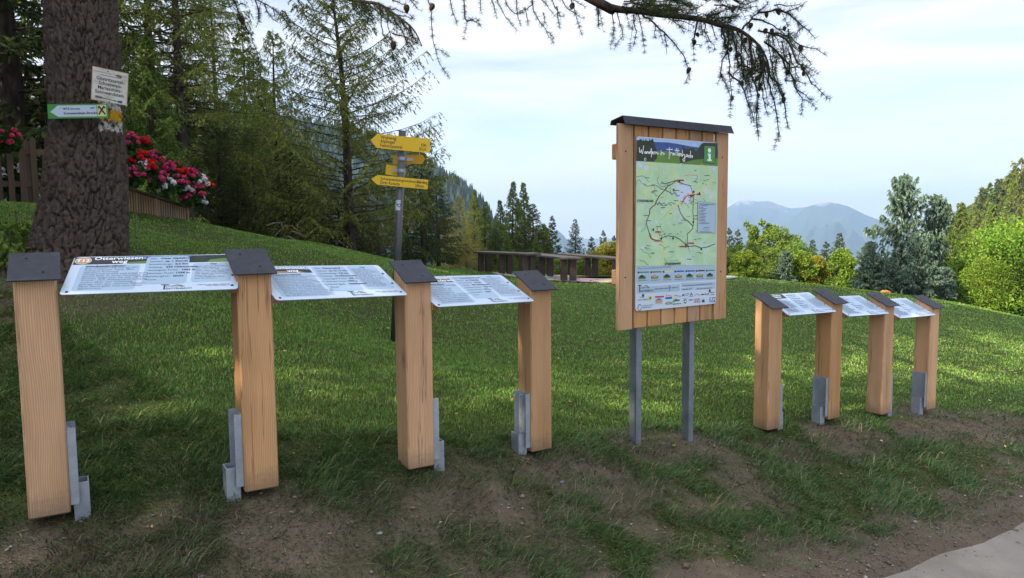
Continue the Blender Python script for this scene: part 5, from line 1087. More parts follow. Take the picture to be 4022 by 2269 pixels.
# ------------------------------------------------------------------ slatted planter with geraniums
PA = at(478, 728, 11.0); PA2 = at(478, 832, 11.0); PB = at(738, 812, 12.3); PB2 = at(738, 868, 12.3)
def planter():
    o = np.array([PA[0], PA[1], PA2[2]]); root = empty('planter_box', tuple(o), 0, 'slatted wooden planter box on the lawn slope right of the big trunk', 'planter')
    d = PB - PA; h = math.atan2(d[1], d[0]); n = 27; L = math.hypot(d[0], d[1]); e = np.array([math.cos(h), math.sin(h), 0]); nn = np.array([math.sin(h), -math.cos(h), 0])
    top = lambda t: PA[2] + (PB[2] - PA[2]) * t; bot = lambda t: PA2[2] + (PB2[2] - PA2[2]) * t
    def upright(name, t, wd, th, mat, zt=0.0, zb=0.0):
        p = np.array([PA[0], PA[1], 0]) + e * L * t - o * [1, 1, 0]; z0 = bot(t) - o[2] + zb; z1 = top(t) - o[2] + zt; b = MB(); q = []
        for s in (-wd / 2, wd / 2):
            for w_ in (0, -th): q.append(p + e * s + nn * w_)
        b.add([(*v[:2], z0) for v in q] + [(*v[:2], z1) for v in q], [(0, 1, 3, 2), (4, 6, 7, 5), (0, 2, 6, 4), (2, 3, 7, 6), (3, 1, 5, 7), (1, 0, 4, 5)]); return b.build(name, mat, root)
    for i in range(n):
        if i != 13: upright('slat', (i + .5) / n, L / n * .6, .02, M['slat'], -.03, .02)
    for t in (0.0, .5, .995): upright('upright_post', t, .055, .07, M['slat'], -.012, -.3)
    for zz, k in ((0.0, 'rail'),):
        b = MB(); q0 = np.array([PA[0], PA[1], top(0)]) - o; q1 = np.array([PB[0], PB[1], top(1)]) - o; b.slab([q0 + nn * .04, q1 + nn * .04 + e * .05, q1 - nn * .10 + e * .05, q0 - nn * .10], (0, 0, 1), .03); b.build('rail', M['picket'], root)
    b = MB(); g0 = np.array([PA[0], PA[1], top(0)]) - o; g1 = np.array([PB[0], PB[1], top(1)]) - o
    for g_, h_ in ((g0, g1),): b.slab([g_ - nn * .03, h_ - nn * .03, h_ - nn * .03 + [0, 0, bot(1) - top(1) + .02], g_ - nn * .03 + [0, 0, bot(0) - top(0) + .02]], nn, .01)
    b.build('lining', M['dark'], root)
planter()
def geranium(pos, W, Hh, Lr, colour, n_head, label, droop=0.0):
    root = empty('geranium', tuple(pos), 0, label, 'flower'); nl = int(260 * W * Hh / .12)
    p = rng.normal(0, 1, (nl, 3)); p /= np.linalg.norm(p, axis=1)[:, None]; p *= (rng.random(nl) ** .4)[:, None] * np.array([W / 2, W / 2, Hh / 2]); p[:, 2] += Hh * .42; r = rng.uniform(.022, .045, nl)
    a = rng.normal(0, 1, (nl, 3)); a /= np.linalg.norm(a, axis=1)[:, None]; b = np.cross(a, rng.normal(0, 1, (nl, 3))); b /= np.linalg.norm(b, axis=1)[:, None]
    V = np.stack([p + r[:, None] * (a * math.cos(t) + b * math.sin(t)) for t in np.linspace(0, 6.283, 7)[:-1]], 1).reshape(-1, 3)
    link('foliage', npmesh('foliage', V, [np.arange(nl)[:, None] * 6 + np.arange(6)[None]], M['geranium_leaf']), root)
    for _ in range(int(n_head * 1.7)):
        d = rng.normal(0, 1, 3); d /= np.linalg.norm(d); d[1] = -abs(d[1]) * .8; d[0] = d[0] * .8 + .25; d[2] = abs(d[2]) * .9 - .25
        c = np.array([d[0] * W * .55, d[1] * W * .55, Hh * .42 + d[2] * Hh * .62]); R_ = rng.uniform(.030, .056); m = 36
        q = rng.normal(0, 1, (m, 3)); q /= np.linalg.norm(q, axis=1)[:, None]; n_ = q.copy(); q = c + q * R_ * np.array([1, 1, .8]) * rng.uniform(.75, 1, (m, 1))
        u = np.cross(n_, rng.normal(0, 1, (m, 3))); u /= np.linalg.norm(u, axis=1)[:, None]; v = np.cross(n_, u); s = rng.uniform(.010, .018, m)[:, None]
        V = np.stack([q + s * (u * math.cos(t) + v * math.sin(t)) for t in np.linspace(0, 6.283, 6)[:-1]], 1).reshape(-1, 3); link('bloom', npmesh('bloom', V, [np.arange(m)[:, None] * 5 + np.arange(5)[None]], M[colour]), root)
fl = [(503, 560, 11.3, 0.34, 0.32, 'pink_petal', 8, 'topmost pink geranium beside the trunk'), (562, 565, 11.6, 0.26, 0.26, 'red_petal', 6, 'small red geranium at the top of the planter'), (540, 625, 11.3, 0.36, 0.3, 'red_petal', 10, 'deep red geranium in the left half of the planter'), (600, 620, 11.5, 0.3, 0.28, 'pink_petal', 7, 'pink geranium behind the red ones'), (588, 660, 11.3, 0.32, 0.28, 'red_petal', 9, 'red geranium left of the middle'), (560, 655, 11.25, 0.24, 0.24, 'white_petal', 5, 'white geranium between the red ones'), (520, 690, 11.0, 0.36, 0.32, 'pink_petal', 8, 'low pink geranium over the left slats'), (640, 655, 11.7, 0.32, 0.28, 'pink_petal', 9, 'pink geranium in the middle of the planter'), (618, 700, 11.3, 0.32, 0.3, 'pink_petal', 7, 'low pink geranium over the middle post'), (655, 735, 11.4, 0.26, 0.34, 'white_petal', 9, 'white geranium trailing over the middle rail'), (690, 670, 12.0, 0.32, 0.28, 'red_petal', 9, 'red geranium right of the middle'), (695, 715, 11.7, 0.3, 0.3, 'pink_petal', 9, 'pink geranium trailing over the right slats'), (735, 690, 12.2, 0.34, 0.3, 'pink_petal', 10, 'pink geranium at the right end of the planter'), (720, 735, 11.9, 0.24, 0.28, 'white_petal', 7, 'white geranium trailing over the right slats'), (775, 715, 12.5, 0.3, 0.28, 'white_petal', 8, 'white geranium past the planter end'), (805, 720, 12.7, 0.24, 0.22, 'red_petal', 6, 'small red geranium farthest right'), (770, 755, 12.2, 0.3, 0.3, 'pink_petal', 8, 'pink geranium hanging past the planter corner'), (735, 780, 12.0, 0.24, 0.26, 'pink_petal', 6, 'pink geranium hanging lowest at the planter corner'), (788, 790, 12.4, 0.2, 0.24, 'white_petal', 6, 'white geranium hanging lowest past the planter end')]
for (px, py, Y, W, Hh, c, nh, lab) in fl:
    p = at(px, py, Y); geranium(p - [0, 0, Hh * .42], W, Hh, 0, c, nh, lab)
p = at(18, 545, 11.9); geranium(p - [0, 0, .2], .5, .45, 0, 'pink_petal', 10, 'pink geranium above the picket fence at the left edge')
for (px, py, lab) in ((25, 700, 'white flowers behind the left pickets'), (70, 690, 'white flowers behind the pickets near the trunk')):
    p = at(px, py, 12.9); geranium(p - [0, 0, .3], .42, .75, 0, 'white_petal', 8, lab)
# ------------------------------------------------------------------ trees: tapered trunk with limbs, and a crown of many small sprays
def quads(p, d, l, wd, up=None):
    """elongated leaf quads at p along d (n,3)"""
    n = len(p); s = np.cross(d, rng.normal(0, 1, (n, 3)) if up is None else up); s /= np.linalg.norm(s, axis=1)[:, None] + 1e-9; s *= (wd * .5)[:, None]; e = d * l[:, None]
    return np.stack([p - s * .6, p + e * .5 - s, p + e, p + e * .5 + s, p + s * .6], 1)
def conifer(seed, H=10.0, Rb=.16, z0=.06, Lf=.24, prof=1.0, nb=150, ups=.1, sag=.35, tipup=.2, twl=.34, ntw=26, nlf=11, ls=.11, lw=.028, hang=.15, gap=0.0, dead=0, lean=0.0, top_bare=.0, jit=.25, tpow=.8):
    """returns trunk MB and crown vertices; unit: metres at height H"""
    g = np.random.default_rng(seed); b = MB()
    bend = lambda z: np.array([lean * (z / H) ** 1.4 * H + .02 * H * math.sin(z / H * 5 + seed) * .3, .012 * H * math.sin(z / H * 4 + 2 * seed) * .4, z])
    zz = np.linspace(-.3, H * .995, 16); b.tube([bend(z) if z > 0 else (0, 0, z) for z in zz], [Rb * (1 - max(z, 0) / H) ** .85 + .008 + (.35 * Rb if z < 0 else 0) for z in zz], 9)
    out = []
    ts = (np.arange(nb) + g.random(nb)) / nb; ts = z0 + (1 - z0) * ts ** .92
    for i, t in enumerate(ts):
        if g.random() < gap: continue
        z = t * H; az = i * 2.39996 + g.normal(0, .35); rel = (1 - t) / (1 - z0); L = H * Lf * (rel ** prof) * g.uniform(1 - jit, 1 + jit) + .10 * H * .1
        if t < z0 + .12: L *= .65 + .35 * (t - z0) / .12
        d = np.array([math.cos(az), math.sin(az), 0]); p0 = bend(z); u = ups * (1 + .9 * (1 - rel)); s = sag * rel
        tt = np.linspace(0, 1, 6); q = p0 + d[None] * (L * tt)[:, None]; q[:, 2] += L * (u * tt - s * tt ** 1.5 + tipup * tt ** 3.2)
        b.tube(q, list(np.linspace(max(.012, Rb * .22 * (1 - t * .6)), .005, 6)), 4, cap=False)
        m = max(4, int(ntw * (.35 + .65 * L / (H * Lf)))); tw = np.sort(g.uniform(.12, 1, m) ** tpow)
        c = p0 + d * (L * tw)[:, None]; c[:, 2] += L * (u * tw - s * tw ** 1.5 + tipup * tw ** 3.2)
        side = np.where(np.arange(m) % 2 == 0, 1, -1)[:, None] * np.array([-d[1], d[0], 0]); fw = g.uniform(.35, .9, (m, 1)); td = side + d * fw; td[:, 2] += g.normal(-hang, .18, m); td /= np.linalg.norm(td, axis=1)[:, None]
        tl = L * twl * (1.05 - .75 * tw) * g.uniform(.6, 1.25, m) + .012 * H
        k = np.repeat(np.arange(m), nlf); f = g.random(len(k)); P_ = c[k] + td[k] * (tl[k] * f)[:, None]; P_[:, 2] -= hang * 1.2 * tl[k] * f ** 2
        D = td[k] * .8 + g.normal(0, .42, (len(k), 3)); D[:, 2] -= hang * 1.3; D /= np.linalg.norm(D, axis=1)[:, None]
        sc_ = (.75 + .5 * rel) * g.uniform(.6, 1.3, len(k)); out.append(quads(P_, D, ls * sc_ * H / 10, lw * sc_ * H / 10 * 1.0))
        nl = int(nlf * 2); f = g.uniform(.25, 1.0, nl); P_ = p0 + d * (L * f)[:, None]; P_[:, 2] += L * (u * f - s * f ** 1.5 + tipup * f ** 3.2); D = d + g.normal(0, .55, (nl, 3)); D[:, 2] -= hang; D /= np.linalg.norm(D, axis=1)[:, None]; out.append(quads(P_, D, ls * H / 10 * g.uniform(.6, 1.2, nl), lw * H / 10 * np.ones(nl)))
    n = 30; f = g.random(n); P_ = np.array([bend(H * (.93 + .07 * x)) for x in f]); D = g.normal(0, .6, (n, 3)); D[:, 2] += .9; D /= np.linalg.norm(D, axis=1)[:, None]; out.append(quads(P_, D, ls * .8 * H / 10 * np.ones(n), lw * .7 * H / 10 * np.ones(n)))
    for _ in range(dead):
        z = g.uniform(.05, z0 + .1) * H; az = g.random() * 6.28; L = g.uniform(.05, .14) * H; p0 = bend(z); e = p0 + np.array([math.cos(az) * L, math.sin(az) * L, g.uniform(-.3, .1) * L]); b.tube([p0, (p0 + e) / 2 + [0, 0, .03], e], [.02, .014, .005], 4)
    return b, np.concatenate(out)
def broadleaf(seed, H=4.0, W=3.0, n=9000, ls=.10, puffs=16, base=.12, squeeze=1.0, Rb=.06, stems=4, shell=.55, top=1.0):
    g = np.random.default_rng(seed); b = MB(); C = []
    for i in range(puffs):
        t = (i + g.random()) / puffs; a = g.random() * 6.28; prof = math.sin(math.pi * min(1, (.18 + .82 * t) ** squeeze * .92)) ** .7; r = W * .5 * prof * g.uniform(.35, .75); C.append((math.cos(a) * r, math.sin(a) * r, H * (base + (1 - base) * t * .9), W * g.uniform(.09, .31) * (1.1 - .5 * t)))
    C = np.array(C)
    for i in range(stems):
        a = g.random() * 6.28; e = C[g.integers(0, puffs)]; b.tube([(.05 * math.cos(a), .05 * math.sin(a), -.2), (e[0] * .35, e[1] * .35, H * .3), (e[0] * .8, e[1] * .8, max(e[2], H * .5)), (e[0], e[1], max(e[2], H * .6) + .2)], [Rb, Rb * .75, Rb * .4, .008], 6)
    for c in C:
        b.tube([(c[0] * .25, c[1] * .25, max(.1, c[2] - c[3] * 1.6)), (c[0] * .7, c[1] * .7, c[2] - c[3] * .5), tuple(c[:3])], [Rb * .4, Rb * .25, .006], 5)
    wt = C[:, 3] ** 2; k = g.choice(puffs, n, p=wt / wt.sum()); q = g.normal(0, 1, (n, 3)); q /= np.linalg.norm(q, axis=1)[:, None]; rr = (shell + (1 - shell) * g.random(n)) * (1 + .35 * (fbm(q[:, 0] * 2 + k * 3.1, q[:, 2] * 2 + k, seed) - .5) * 2)
    P_ = C[k, :3] + q * (rr * C[k, 3])[:, None] * np.array([1, 1, .85]); P_[:, 2] = np.maximum(P_[:, 2], g.uniform(.02, .3, n)); D = q * .5 + g.normal(0, .6, (n, 3)); D[:, 2] -= .35; D /= np.linalg.norm(D, axis=1)[:, None]; l = ls * g.uniform(.6, 1.3, n)
    return b, quads(P_, D, l, l * .62)
PROTO = {}
def proto(key, gen, bark_m, leaf_m, H):
    b, q = gen; n = len(q); PROTO[key] = (b.mesh('trunk', M[bark_m], True), npmesh('crown', q.reshape(-1, 3), [np.arange(n * 5).reshape(n, 5)], M[leaf_m]), H)
def plant(key, x, y, H, label, name='spruce_tree', cat='tree', rot=None, group=None, wide=1.0, z=None, tilt=(0, 0), sub=None):
    tr, cr_, H0 = PROTO[key]; k = H / H0
    o = empty(name, (x, y, gz(x, y) if z is None else z), random.uniform(0, 6.28) if rot is None else rot, label, cat, group); o.rotation_euler[0] = tilt[0]; o.rotation_euler[1] = tilt[1]
    o.scale = (k * wide, k * wide, k); link('trunk', tr, o); link('crown', cr_, o); return o
def by_px(px, py_top, Y, base_dz=0.0):
    """position and height of a tree whose top is seen at a photo pixel when it stands Y ahead"""
    p = at(px, py_top, Y); z = gz(p[0], Y) + base_dz; return p[0], Y, p[2] - z
proto('spruce_a', conifer(1, nb=120, Lf=.22, prof=.85, hang=.35, sag=.45, tipup=.25, ntw=28, nlf=12, ls=.125, lw=.034, gap=.1, jit=.35), 'bark', 'spruce', 10)
proto('spruce_b', conifer(2, nb=105, Lf=.21, prof=.8, hang=.5, sag=.5, tipup=.3, ntw=28, nlf=12, ls=.13, lw=.034, gap=.12, jit=.4), 'bark', 'spruce', 10)
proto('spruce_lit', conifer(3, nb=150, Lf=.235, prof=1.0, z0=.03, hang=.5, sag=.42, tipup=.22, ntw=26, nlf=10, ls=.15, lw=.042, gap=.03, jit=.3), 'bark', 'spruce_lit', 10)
proto('spruce_thin', conifer(4, nb=84, Lf=.20, prof=.85, hang=.3, sag=.35, tipup=.3, ntw=20, nlf=9, ls=.20, lw=.06, gap=.05), 'bark', 'spruce', 10)
proto('larch_a', conifer(11, nb=135, Lf=.36, prof=.72, ups=.24, hang=.45, sag=.34, tipup=.26, twl=.20, ntw=50, nlf=15, ls=.088, lw=.021, z0=.06, dead=14, lean=-.045, jit=.3), 'bark', 'larch', 10)
proto('larch_b', conifer(12, nb=80, Lf=.26, prof=.75, ups=.15, hang=.65, sag=.32, tipup=.2, twl=.22, ntw=34, nlf=9, ls=.13, lw=.028, z0=.12, dead=10), 'bark', 'larch', 10)
proto('larch_tall', conifer(13, nb=100, Lf=.26, prof=.55, ups=.05, hang=.45, sag=.25, tipup=.12, twl=.24, ntw=42, nlf=14, ls=.072, lw=.017, z0=.30, dead=40, lean=.03), 'bark', 'larch', 14)
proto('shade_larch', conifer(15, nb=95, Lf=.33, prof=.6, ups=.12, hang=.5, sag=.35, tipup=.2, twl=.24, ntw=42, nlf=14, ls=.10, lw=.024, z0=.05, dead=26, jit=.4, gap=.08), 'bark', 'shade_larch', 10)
proto('larch_gold', conifer(14, nb=80, Lf=.22, prof=.7, ups=.1, hang=.6, sag=.3, twl=.24, ntw=30, nlf=9, ls=.15, lw=.035, z0=.1, dead=12), 'palebark', 'larch_gold', 10)
proto('blue_a', conifer(21, H=10, nb=95, Lf=.33, prof=.72, ups=.75, hang=.55, sag=.55, tipup=-.10, twl=.26, ntw=24, nlf=10, ls=.40, lw=.11, z0=.02, jit=.5, gap=.05, tpow=.6), 'bark', 'bluefir', 10)
proto('blue_b', conifer(22, H=10, nb=110, Lf=.30, prof=.8, ups=.85, hang=.5, sag=.6, tipup=-.10, twl=.26, ntw=24, nlf=10, ls=.40, lw=.11, z0=.02, jit=.5, gap=.05, tpow=.6), 'bark', 'bluefir', 10)
proto('bush_lime', broadleaf(31, H=6, W=7, n=24000, ls=.16, puffs=64, base=.02, squeeze=1.0, shell=.75), 'bark', 'lime', 6)
proto('maple', broadleaf(32, H=4, W=3, n=9000, ls=.15, puffs=18, base=.1), 'palebark', 'lime', 4)
proto('bush_yellow', broadleaf(33, H=3, W=3.2, n=9000, ls=.12, puffs=18, base=.04), 'bark', 'yellowleaf', 3)
proto('tree_green', broadleaf(34, H=5, W=3, n=15000, ls=.12, puffs=26, base=.06, squeeze=1.3), 'palebark', 'greenleaf', 5)
proto('tree_slim', broadleaf(35, H=5, W=1.7, n=9000, ls=.11, puffs=18, base=.08, squeeze=1.4), 'palebark', 'greenleaf', 5)
proto('hill_a', conifer(41, nb=60, Lf=.19, prof=.9, hang=.4, sag=.45, ntw=10, nlf=5, ls=.5, lw=.2), 'bark', 'spruce', 10)
proto('hill_b', conifer(42, nb=56, Lf=.21, prof=.8, hang=.4, sag=.4, ntw=10, nlf=5, ls=.52, lw=.2), 'bark', 'spruce_lit', 10)
proto('hill_c', conifer(43, nb=44, Lf=.22, prof=.7, hang=.4, sag=.35, ntw=10, nlf=5, ls=.5, lw=.17), 'bark', 'larch', 10)
proto('hill_leaf', broadleaf(44, H=5, W=4.2, n=2600, ls=.36, puffs=16, base=.05), 'bark', 'lime', 5)

# --- left wood
x, y, h = by_px(1345, -75, 19.5); plant('larch_a', at(1385, 980, 19.5)[0], y, h + .2, 'tall open larch with straight dark trunk standing just left of the signpost', 'larch_tree', rot=.4, wide=1.2)
x, y, h = by_px(1072, 120, 23); plant('larch_b', x, y, h, 'slender light green larch left of the tall open larch', 'larch_tree', rot=2.)
x, y, h = by_px(945, 105, 25); plant('spruce_thin', x, y, h, 'narrow spruce between the bare-trunked larch and the slender larch', rot=1.)
plant('larch_tall', at(738, 640, 16.5)[0], 16.5, 11.5, 'tall larch with leaning trunk above the flower planter', 'larch_tree', rot=3.4)
plant('larch_tall', at(590, 640, 17.5)[0], 17.5, 12.5, 'tall larch with bare lower trunk just right of the big trunk', 'larch_tree', rot=.9)
plant('larch_tall', at(860, 700, 21.5)[0], 21.5, 10.5, 'larch half hidden behind the leaning one, over the dark thicket', 'larch_tree', rot=5.2)
plant('spruce_a', at(40, 500, 16.5)[0], 16.5, 12.5, 'dense dark spruce behind the picket fence', rot=.3, wide=1.3)
plant('spruce_b', at(-380, 500, 18)[0], 18, 14, 'dark spruce cut by the left edge of the picture', wide=1.3)
plant('spruce_a', at(300, 500, 21)[0], 21, 14, 'tall dark spruce directly behind the big trunk', wide=1.25)
for px, py, Y, lab, wd, k in [
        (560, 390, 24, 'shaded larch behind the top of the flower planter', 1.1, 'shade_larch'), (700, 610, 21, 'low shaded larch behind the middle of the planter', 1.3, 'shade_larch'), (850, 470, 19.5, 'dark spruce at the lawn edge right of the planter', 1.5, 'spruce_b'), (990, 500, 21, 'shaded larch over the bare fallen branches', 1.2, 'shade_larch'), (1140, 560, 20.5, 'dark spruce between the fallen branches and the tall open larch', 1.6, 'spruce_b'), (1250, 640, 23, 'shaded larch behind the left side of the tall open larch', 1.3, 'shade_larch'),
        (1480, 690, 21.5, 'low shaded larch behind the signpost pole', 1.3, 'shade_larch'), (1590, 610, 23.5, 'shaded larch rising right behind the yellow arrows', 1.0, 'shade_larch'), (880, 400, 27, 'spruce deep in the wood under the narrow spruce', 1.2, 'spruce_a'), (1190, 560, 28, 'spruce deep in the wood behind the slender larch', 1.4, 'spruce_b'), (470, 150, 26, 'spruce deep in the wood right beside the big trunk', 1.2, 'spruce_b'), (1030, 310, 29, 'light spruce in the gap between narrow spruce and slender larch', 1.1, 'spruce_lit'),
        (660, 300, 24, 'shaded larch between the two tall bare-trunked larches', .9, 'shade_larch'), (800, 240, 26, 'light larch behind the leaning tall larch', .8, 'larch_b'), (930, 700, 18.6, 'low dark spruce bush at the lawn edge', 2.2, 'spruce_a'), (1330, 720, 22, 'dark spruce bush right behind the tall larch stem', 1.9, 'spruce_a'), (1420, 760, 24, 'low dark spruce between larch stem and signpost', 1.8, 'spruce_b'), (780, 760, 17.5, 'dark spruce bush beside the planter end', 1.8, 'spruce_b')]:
    x, y, h = by_px(px, py, Y); plant(k, x, y, h, lab, wide=wd)
for px, py, Y, k, lab, wd in [(1655, 600, 22.5, 'spruce_b', 'dark spruce whose edge ends the wood, right of the signpost', 1.4), (1715, 690, 24, 'spruce_a', 'lower dark spruce at the right end of the wood', 1.45)]:
    x, y, h = by_px(px, py, Y); plant(k, x, y, h, lab, wide=wd)
# young trees in shade
x, y, h = by_px(560, 360, 14.0); plant('spruce_lit', at(585, 360, 14.5)[0], 14.5, 3.6, 'small bright young conifer right of the white trunk sign', wide=1.2)
# --- middle group behind the tables
for px, py, Y, k, lab, wd, nm in [
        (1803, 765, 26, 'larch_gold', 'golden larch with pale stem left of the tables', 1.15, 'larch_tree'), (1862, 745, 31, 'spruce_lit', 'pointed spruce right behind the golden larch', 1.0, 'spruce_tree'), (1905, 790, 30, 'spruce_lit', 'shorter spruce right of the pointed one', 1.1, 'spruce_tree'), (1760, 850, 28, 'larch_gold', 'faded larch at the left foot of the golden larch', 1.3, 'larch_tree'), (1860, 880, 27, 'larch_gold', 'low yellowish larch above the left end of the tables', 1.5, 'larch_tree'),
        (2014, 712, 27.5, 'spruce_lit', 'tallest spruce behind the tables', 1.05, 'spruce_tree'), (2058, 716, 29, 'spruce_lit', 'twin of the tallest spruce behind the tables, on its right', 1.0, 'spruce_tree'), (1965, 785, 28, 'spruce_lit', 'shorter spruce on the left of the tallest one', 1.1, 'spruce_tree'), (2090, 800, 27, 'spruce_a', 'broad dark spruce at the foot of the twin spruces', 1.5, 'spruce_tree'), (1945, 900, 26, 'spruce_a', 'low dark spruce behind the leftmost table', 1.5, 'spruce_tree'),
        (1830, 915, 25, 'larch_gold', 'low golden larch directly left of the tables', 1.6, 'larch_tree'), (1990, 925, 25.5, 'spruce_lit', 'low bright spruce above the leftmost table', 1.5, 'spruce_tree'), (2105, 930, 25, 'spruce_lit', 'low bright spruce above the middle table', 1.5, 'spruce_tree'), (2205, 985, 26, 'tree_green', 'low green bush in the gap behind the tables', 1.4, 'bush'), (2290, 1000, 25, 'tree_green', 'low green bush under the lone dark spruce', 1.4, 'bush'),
        (2131, 850, 30, 'tree_slim', 'slim leafy tree right of the twin spruces', .9, 'leafy_tree'), (2170, 848, 29, 'spruce_thin', 'airy spruce left of the gap in the trees', 1.0, 'spruce_tree'), (2150, 905, 27, 'spruce_lit', 'low spruce left of the gap, above the middle table', 1.5, 'spruce_tree'), (2258, 860, 28, 'spruce_a', 'lone dark spruce standing in the gap left of the map board', 1.05, 'spruce_tree'), (2325, 930, 30, 'spruce_thin', 'small thin spruce between lone spruce and yellow bush', 1.1, 'spruce_tree'), (2372, 905, 34, 'spruce_thin', 'thin spruce top over the yellow bush', .9, 'spruce_tree'), (2410, 925, 33, 'spruce_thin', 'thin spruce top beside the map board', .9, 'spruce_tree'),
        (2395, 945, 27, 'bush_yellow', 'yellow bush left beside the map board', 1.35, 'bush'), (2320, 985, 26, 'bush_yellow', 'small yellow bush above the rightmost table', 1.0, 'bush'), (2465, 960, 28, 'bush_yellow', 'yellow bush half hidden by the map board', 1.0, 'bush'),
        # right of the board
        (2866, 895, 34, 'spruce_thin', 'small dark spruce right beside the map board', .9, 'spruce_tree'), (2897, 902, 35, 'spruce_thin', 'second small dark spruce from the map board', .9, 'spruce_tree'), (2945, 835, 28, 'tree_slim', 'slim birch-like tree, left of a pair', .9, 'leafy_tree'), (3005, 825, 29, 'tree_slim', 'slim birch-like tree, right of a pair', 1.1, 'leafy_tree'), (3055, 868, 28, 'tree_green', 'rounded green tree right of the birch-like pair', 1.0, 'leafy_tree'), (2895, 945, 26, 'tree_green', 'low green tree near the map board', 1.2, 'leafy_tree'), (2975, 930, 26.5, 'tree_green', 'low green tree under the birch-like pair', 1.3, 'leafy_tree'), (3120, 930, 27, 'tree_green', 'low yellowish green tree left of the small spruce', 1.2, 'leafy_tree'),
        (3085, 985, 24.5, 'blue_b', 'small blue-green conifer among the leafy trees', 1.1, 'conifer_tree'), (3192, 942, 33, 'spruce_a', 'small dark spruce against the blue mountain', 1.1, 'spruce_tree'), (3248, 950, 34, 'spruce_thin', 'tiny spruce against the mountain, right of the small dark one', 1.1, 'spruce_tree'), (3298, 915, 30, 'spruce_a', 'dark spruce peeping over the maple', 1.15, 'spruce_tree'), (3300, 965, 24.5, 'maple', 'yellow-green maple left of the blue conifers', 1.15, 'leafy_tree'), (3200, 1000, 25, 'bush_yellow', 'golden bush left of the maple', .9, 'bush'), (2860, 985, 24.5, 'tree_green', 'low green bush at the lawn edge beside the map board', 1.5, 'bush'), (2930, 975, 24, 'maple', 'light yellow-green bush at the lawn edge, left of the small blue conifer', 1.4, 'bush'), (3010, 960, 25.5, 'tree_green', 'light green bush between the birch-like trees and the small blue conifer', 1.4, 'bush'), (3150, 975, 25, 'maple', 'light green bush right of the small blue conifer', 1.3, 'bush'), (3090, 905, 29, 'tree_green', 'light green tree behind the small blue conifer', 1.1, 'leafy_tree'), (3390, 1040, 24, 'maple', 'low maple between yellow-green maple and blue conifer', 1.1, 'leafy_tree')]:
    x, y, h = by_px(px, py, Y); plant(k, x, y, h, lab, nm, 'bush' if nm == 'bush' else 'tree', wide=wd)
for px, py, Y, k, lab, wd in [(3545, 690, 22.5, 'blue_a', 'tall silvery blue conifer with nodding top, right of the far panels', .72), (3665, 770, 23, 'blue_b', 'second silvery blue conifer, right of the tall one', .74), (3420, 950, 22.2, 'blue_b', 'low blue conifer at the left foot of the tall one', 1.15), (3620, 950, 21.6, 'blue_a', 'low blue conifer in front between the two tall ones', 1.05), (3715, 1050, 21.8, 'blue_b', 'lowest blue conifer, at the right foot of the second', 1.1), (3500, 1010, 21.6, 'blue_b', 'bushy low blue conifer in front of the tall one', 1.2)]:
    x, y, h = by_px(px, py, Y); plant(k, x, y, h, lab, 'conifer_tree', wide=wd, tilt=(random.uniform(-.03, .03), random.uniform(0, .05)))
for px, py, Y, k, lab, wd, nm in [(3990, 860, 22.5, 'bush_lime', 'big sunlit yellow-green bush at the right edge', .95, 'bush'), (3870, 1010, 22.5, 'bush_lime', 'lower yellow-green bush left of the big one', .9, 'bush'), (3845, 960, 25, 'maple', 'bright lime maple between blue conifers and the big bush', 1.1, 'leafy_tree'), (4140, 830, 24, 'bush_lime', 'yellow-green bush cut by the right edge', .9, 'bush'), (3790, 1000, 24, 'maple', 'low lime maple next to the blue conifers', 1.2, 'leafy_tree'),
        (3720, 800, 32, 'spruce_lit', 'olive spruce behind the second blue conifer', 1.1, 'spruce_tree'), (3772, 795, 31, 'spruce_lit', 'dark olive spruce above the lime maple', 1.25, 'spruce_tree'), (3840, 820, 34, 'larch_b', 'pale green larch right of the olive spruces', 1.1, 'larch_tree'), (3905, 800, 36, 'spruce_lit', 'spruce above the big yellow-green bush', 1.2, 'spruce_tree'), (4010, 620, 38, 'larch_b', 'tall light larch at the right edge over the bush', 1.1, 'larch_tree')]:
    x, y, h = by_px(px, py, Y); plant(k, x, y, h, lab, nm, 'bush' if nm == 'bush' else 'tree', wide=wd)
# orange stone under the blue conifers
def rock(name, c, r, mat, label):
    g = np.random.default_rng(5); b = MB(); n, m = 7, 10; vs = []
    for i in range(n):
        a = math.pi * i / (n - 1)
        for k in range(m): t = 6.283 * k / m; q = r * (.8 + .4 * g.random()); vs.append((1.5 * q * math.sin(a) * math.cos(t), q * math.sin(a) * math.sin(t), .75 * q * math.cos(a)))
    b.add(vs, [(i * m + k, i * m + (k + 1) % m, (i + 1) * m + (k + 1) % m, (i + 1) * m + k) for i in range(n - 1) for k in range(m)]); o = b.build(name, mat, None, loc=tuple(c)); tag(o, label, 'stone')
p = at(3478, 1133, 20.9); rock('stone', (p[0], p[1], gz(p[0], p[1]) + .0), .10, flat('orange_stone', (.50, .20, .06), .85, .1, var=.3), 'orange-brown stone lying under the blue conifers')
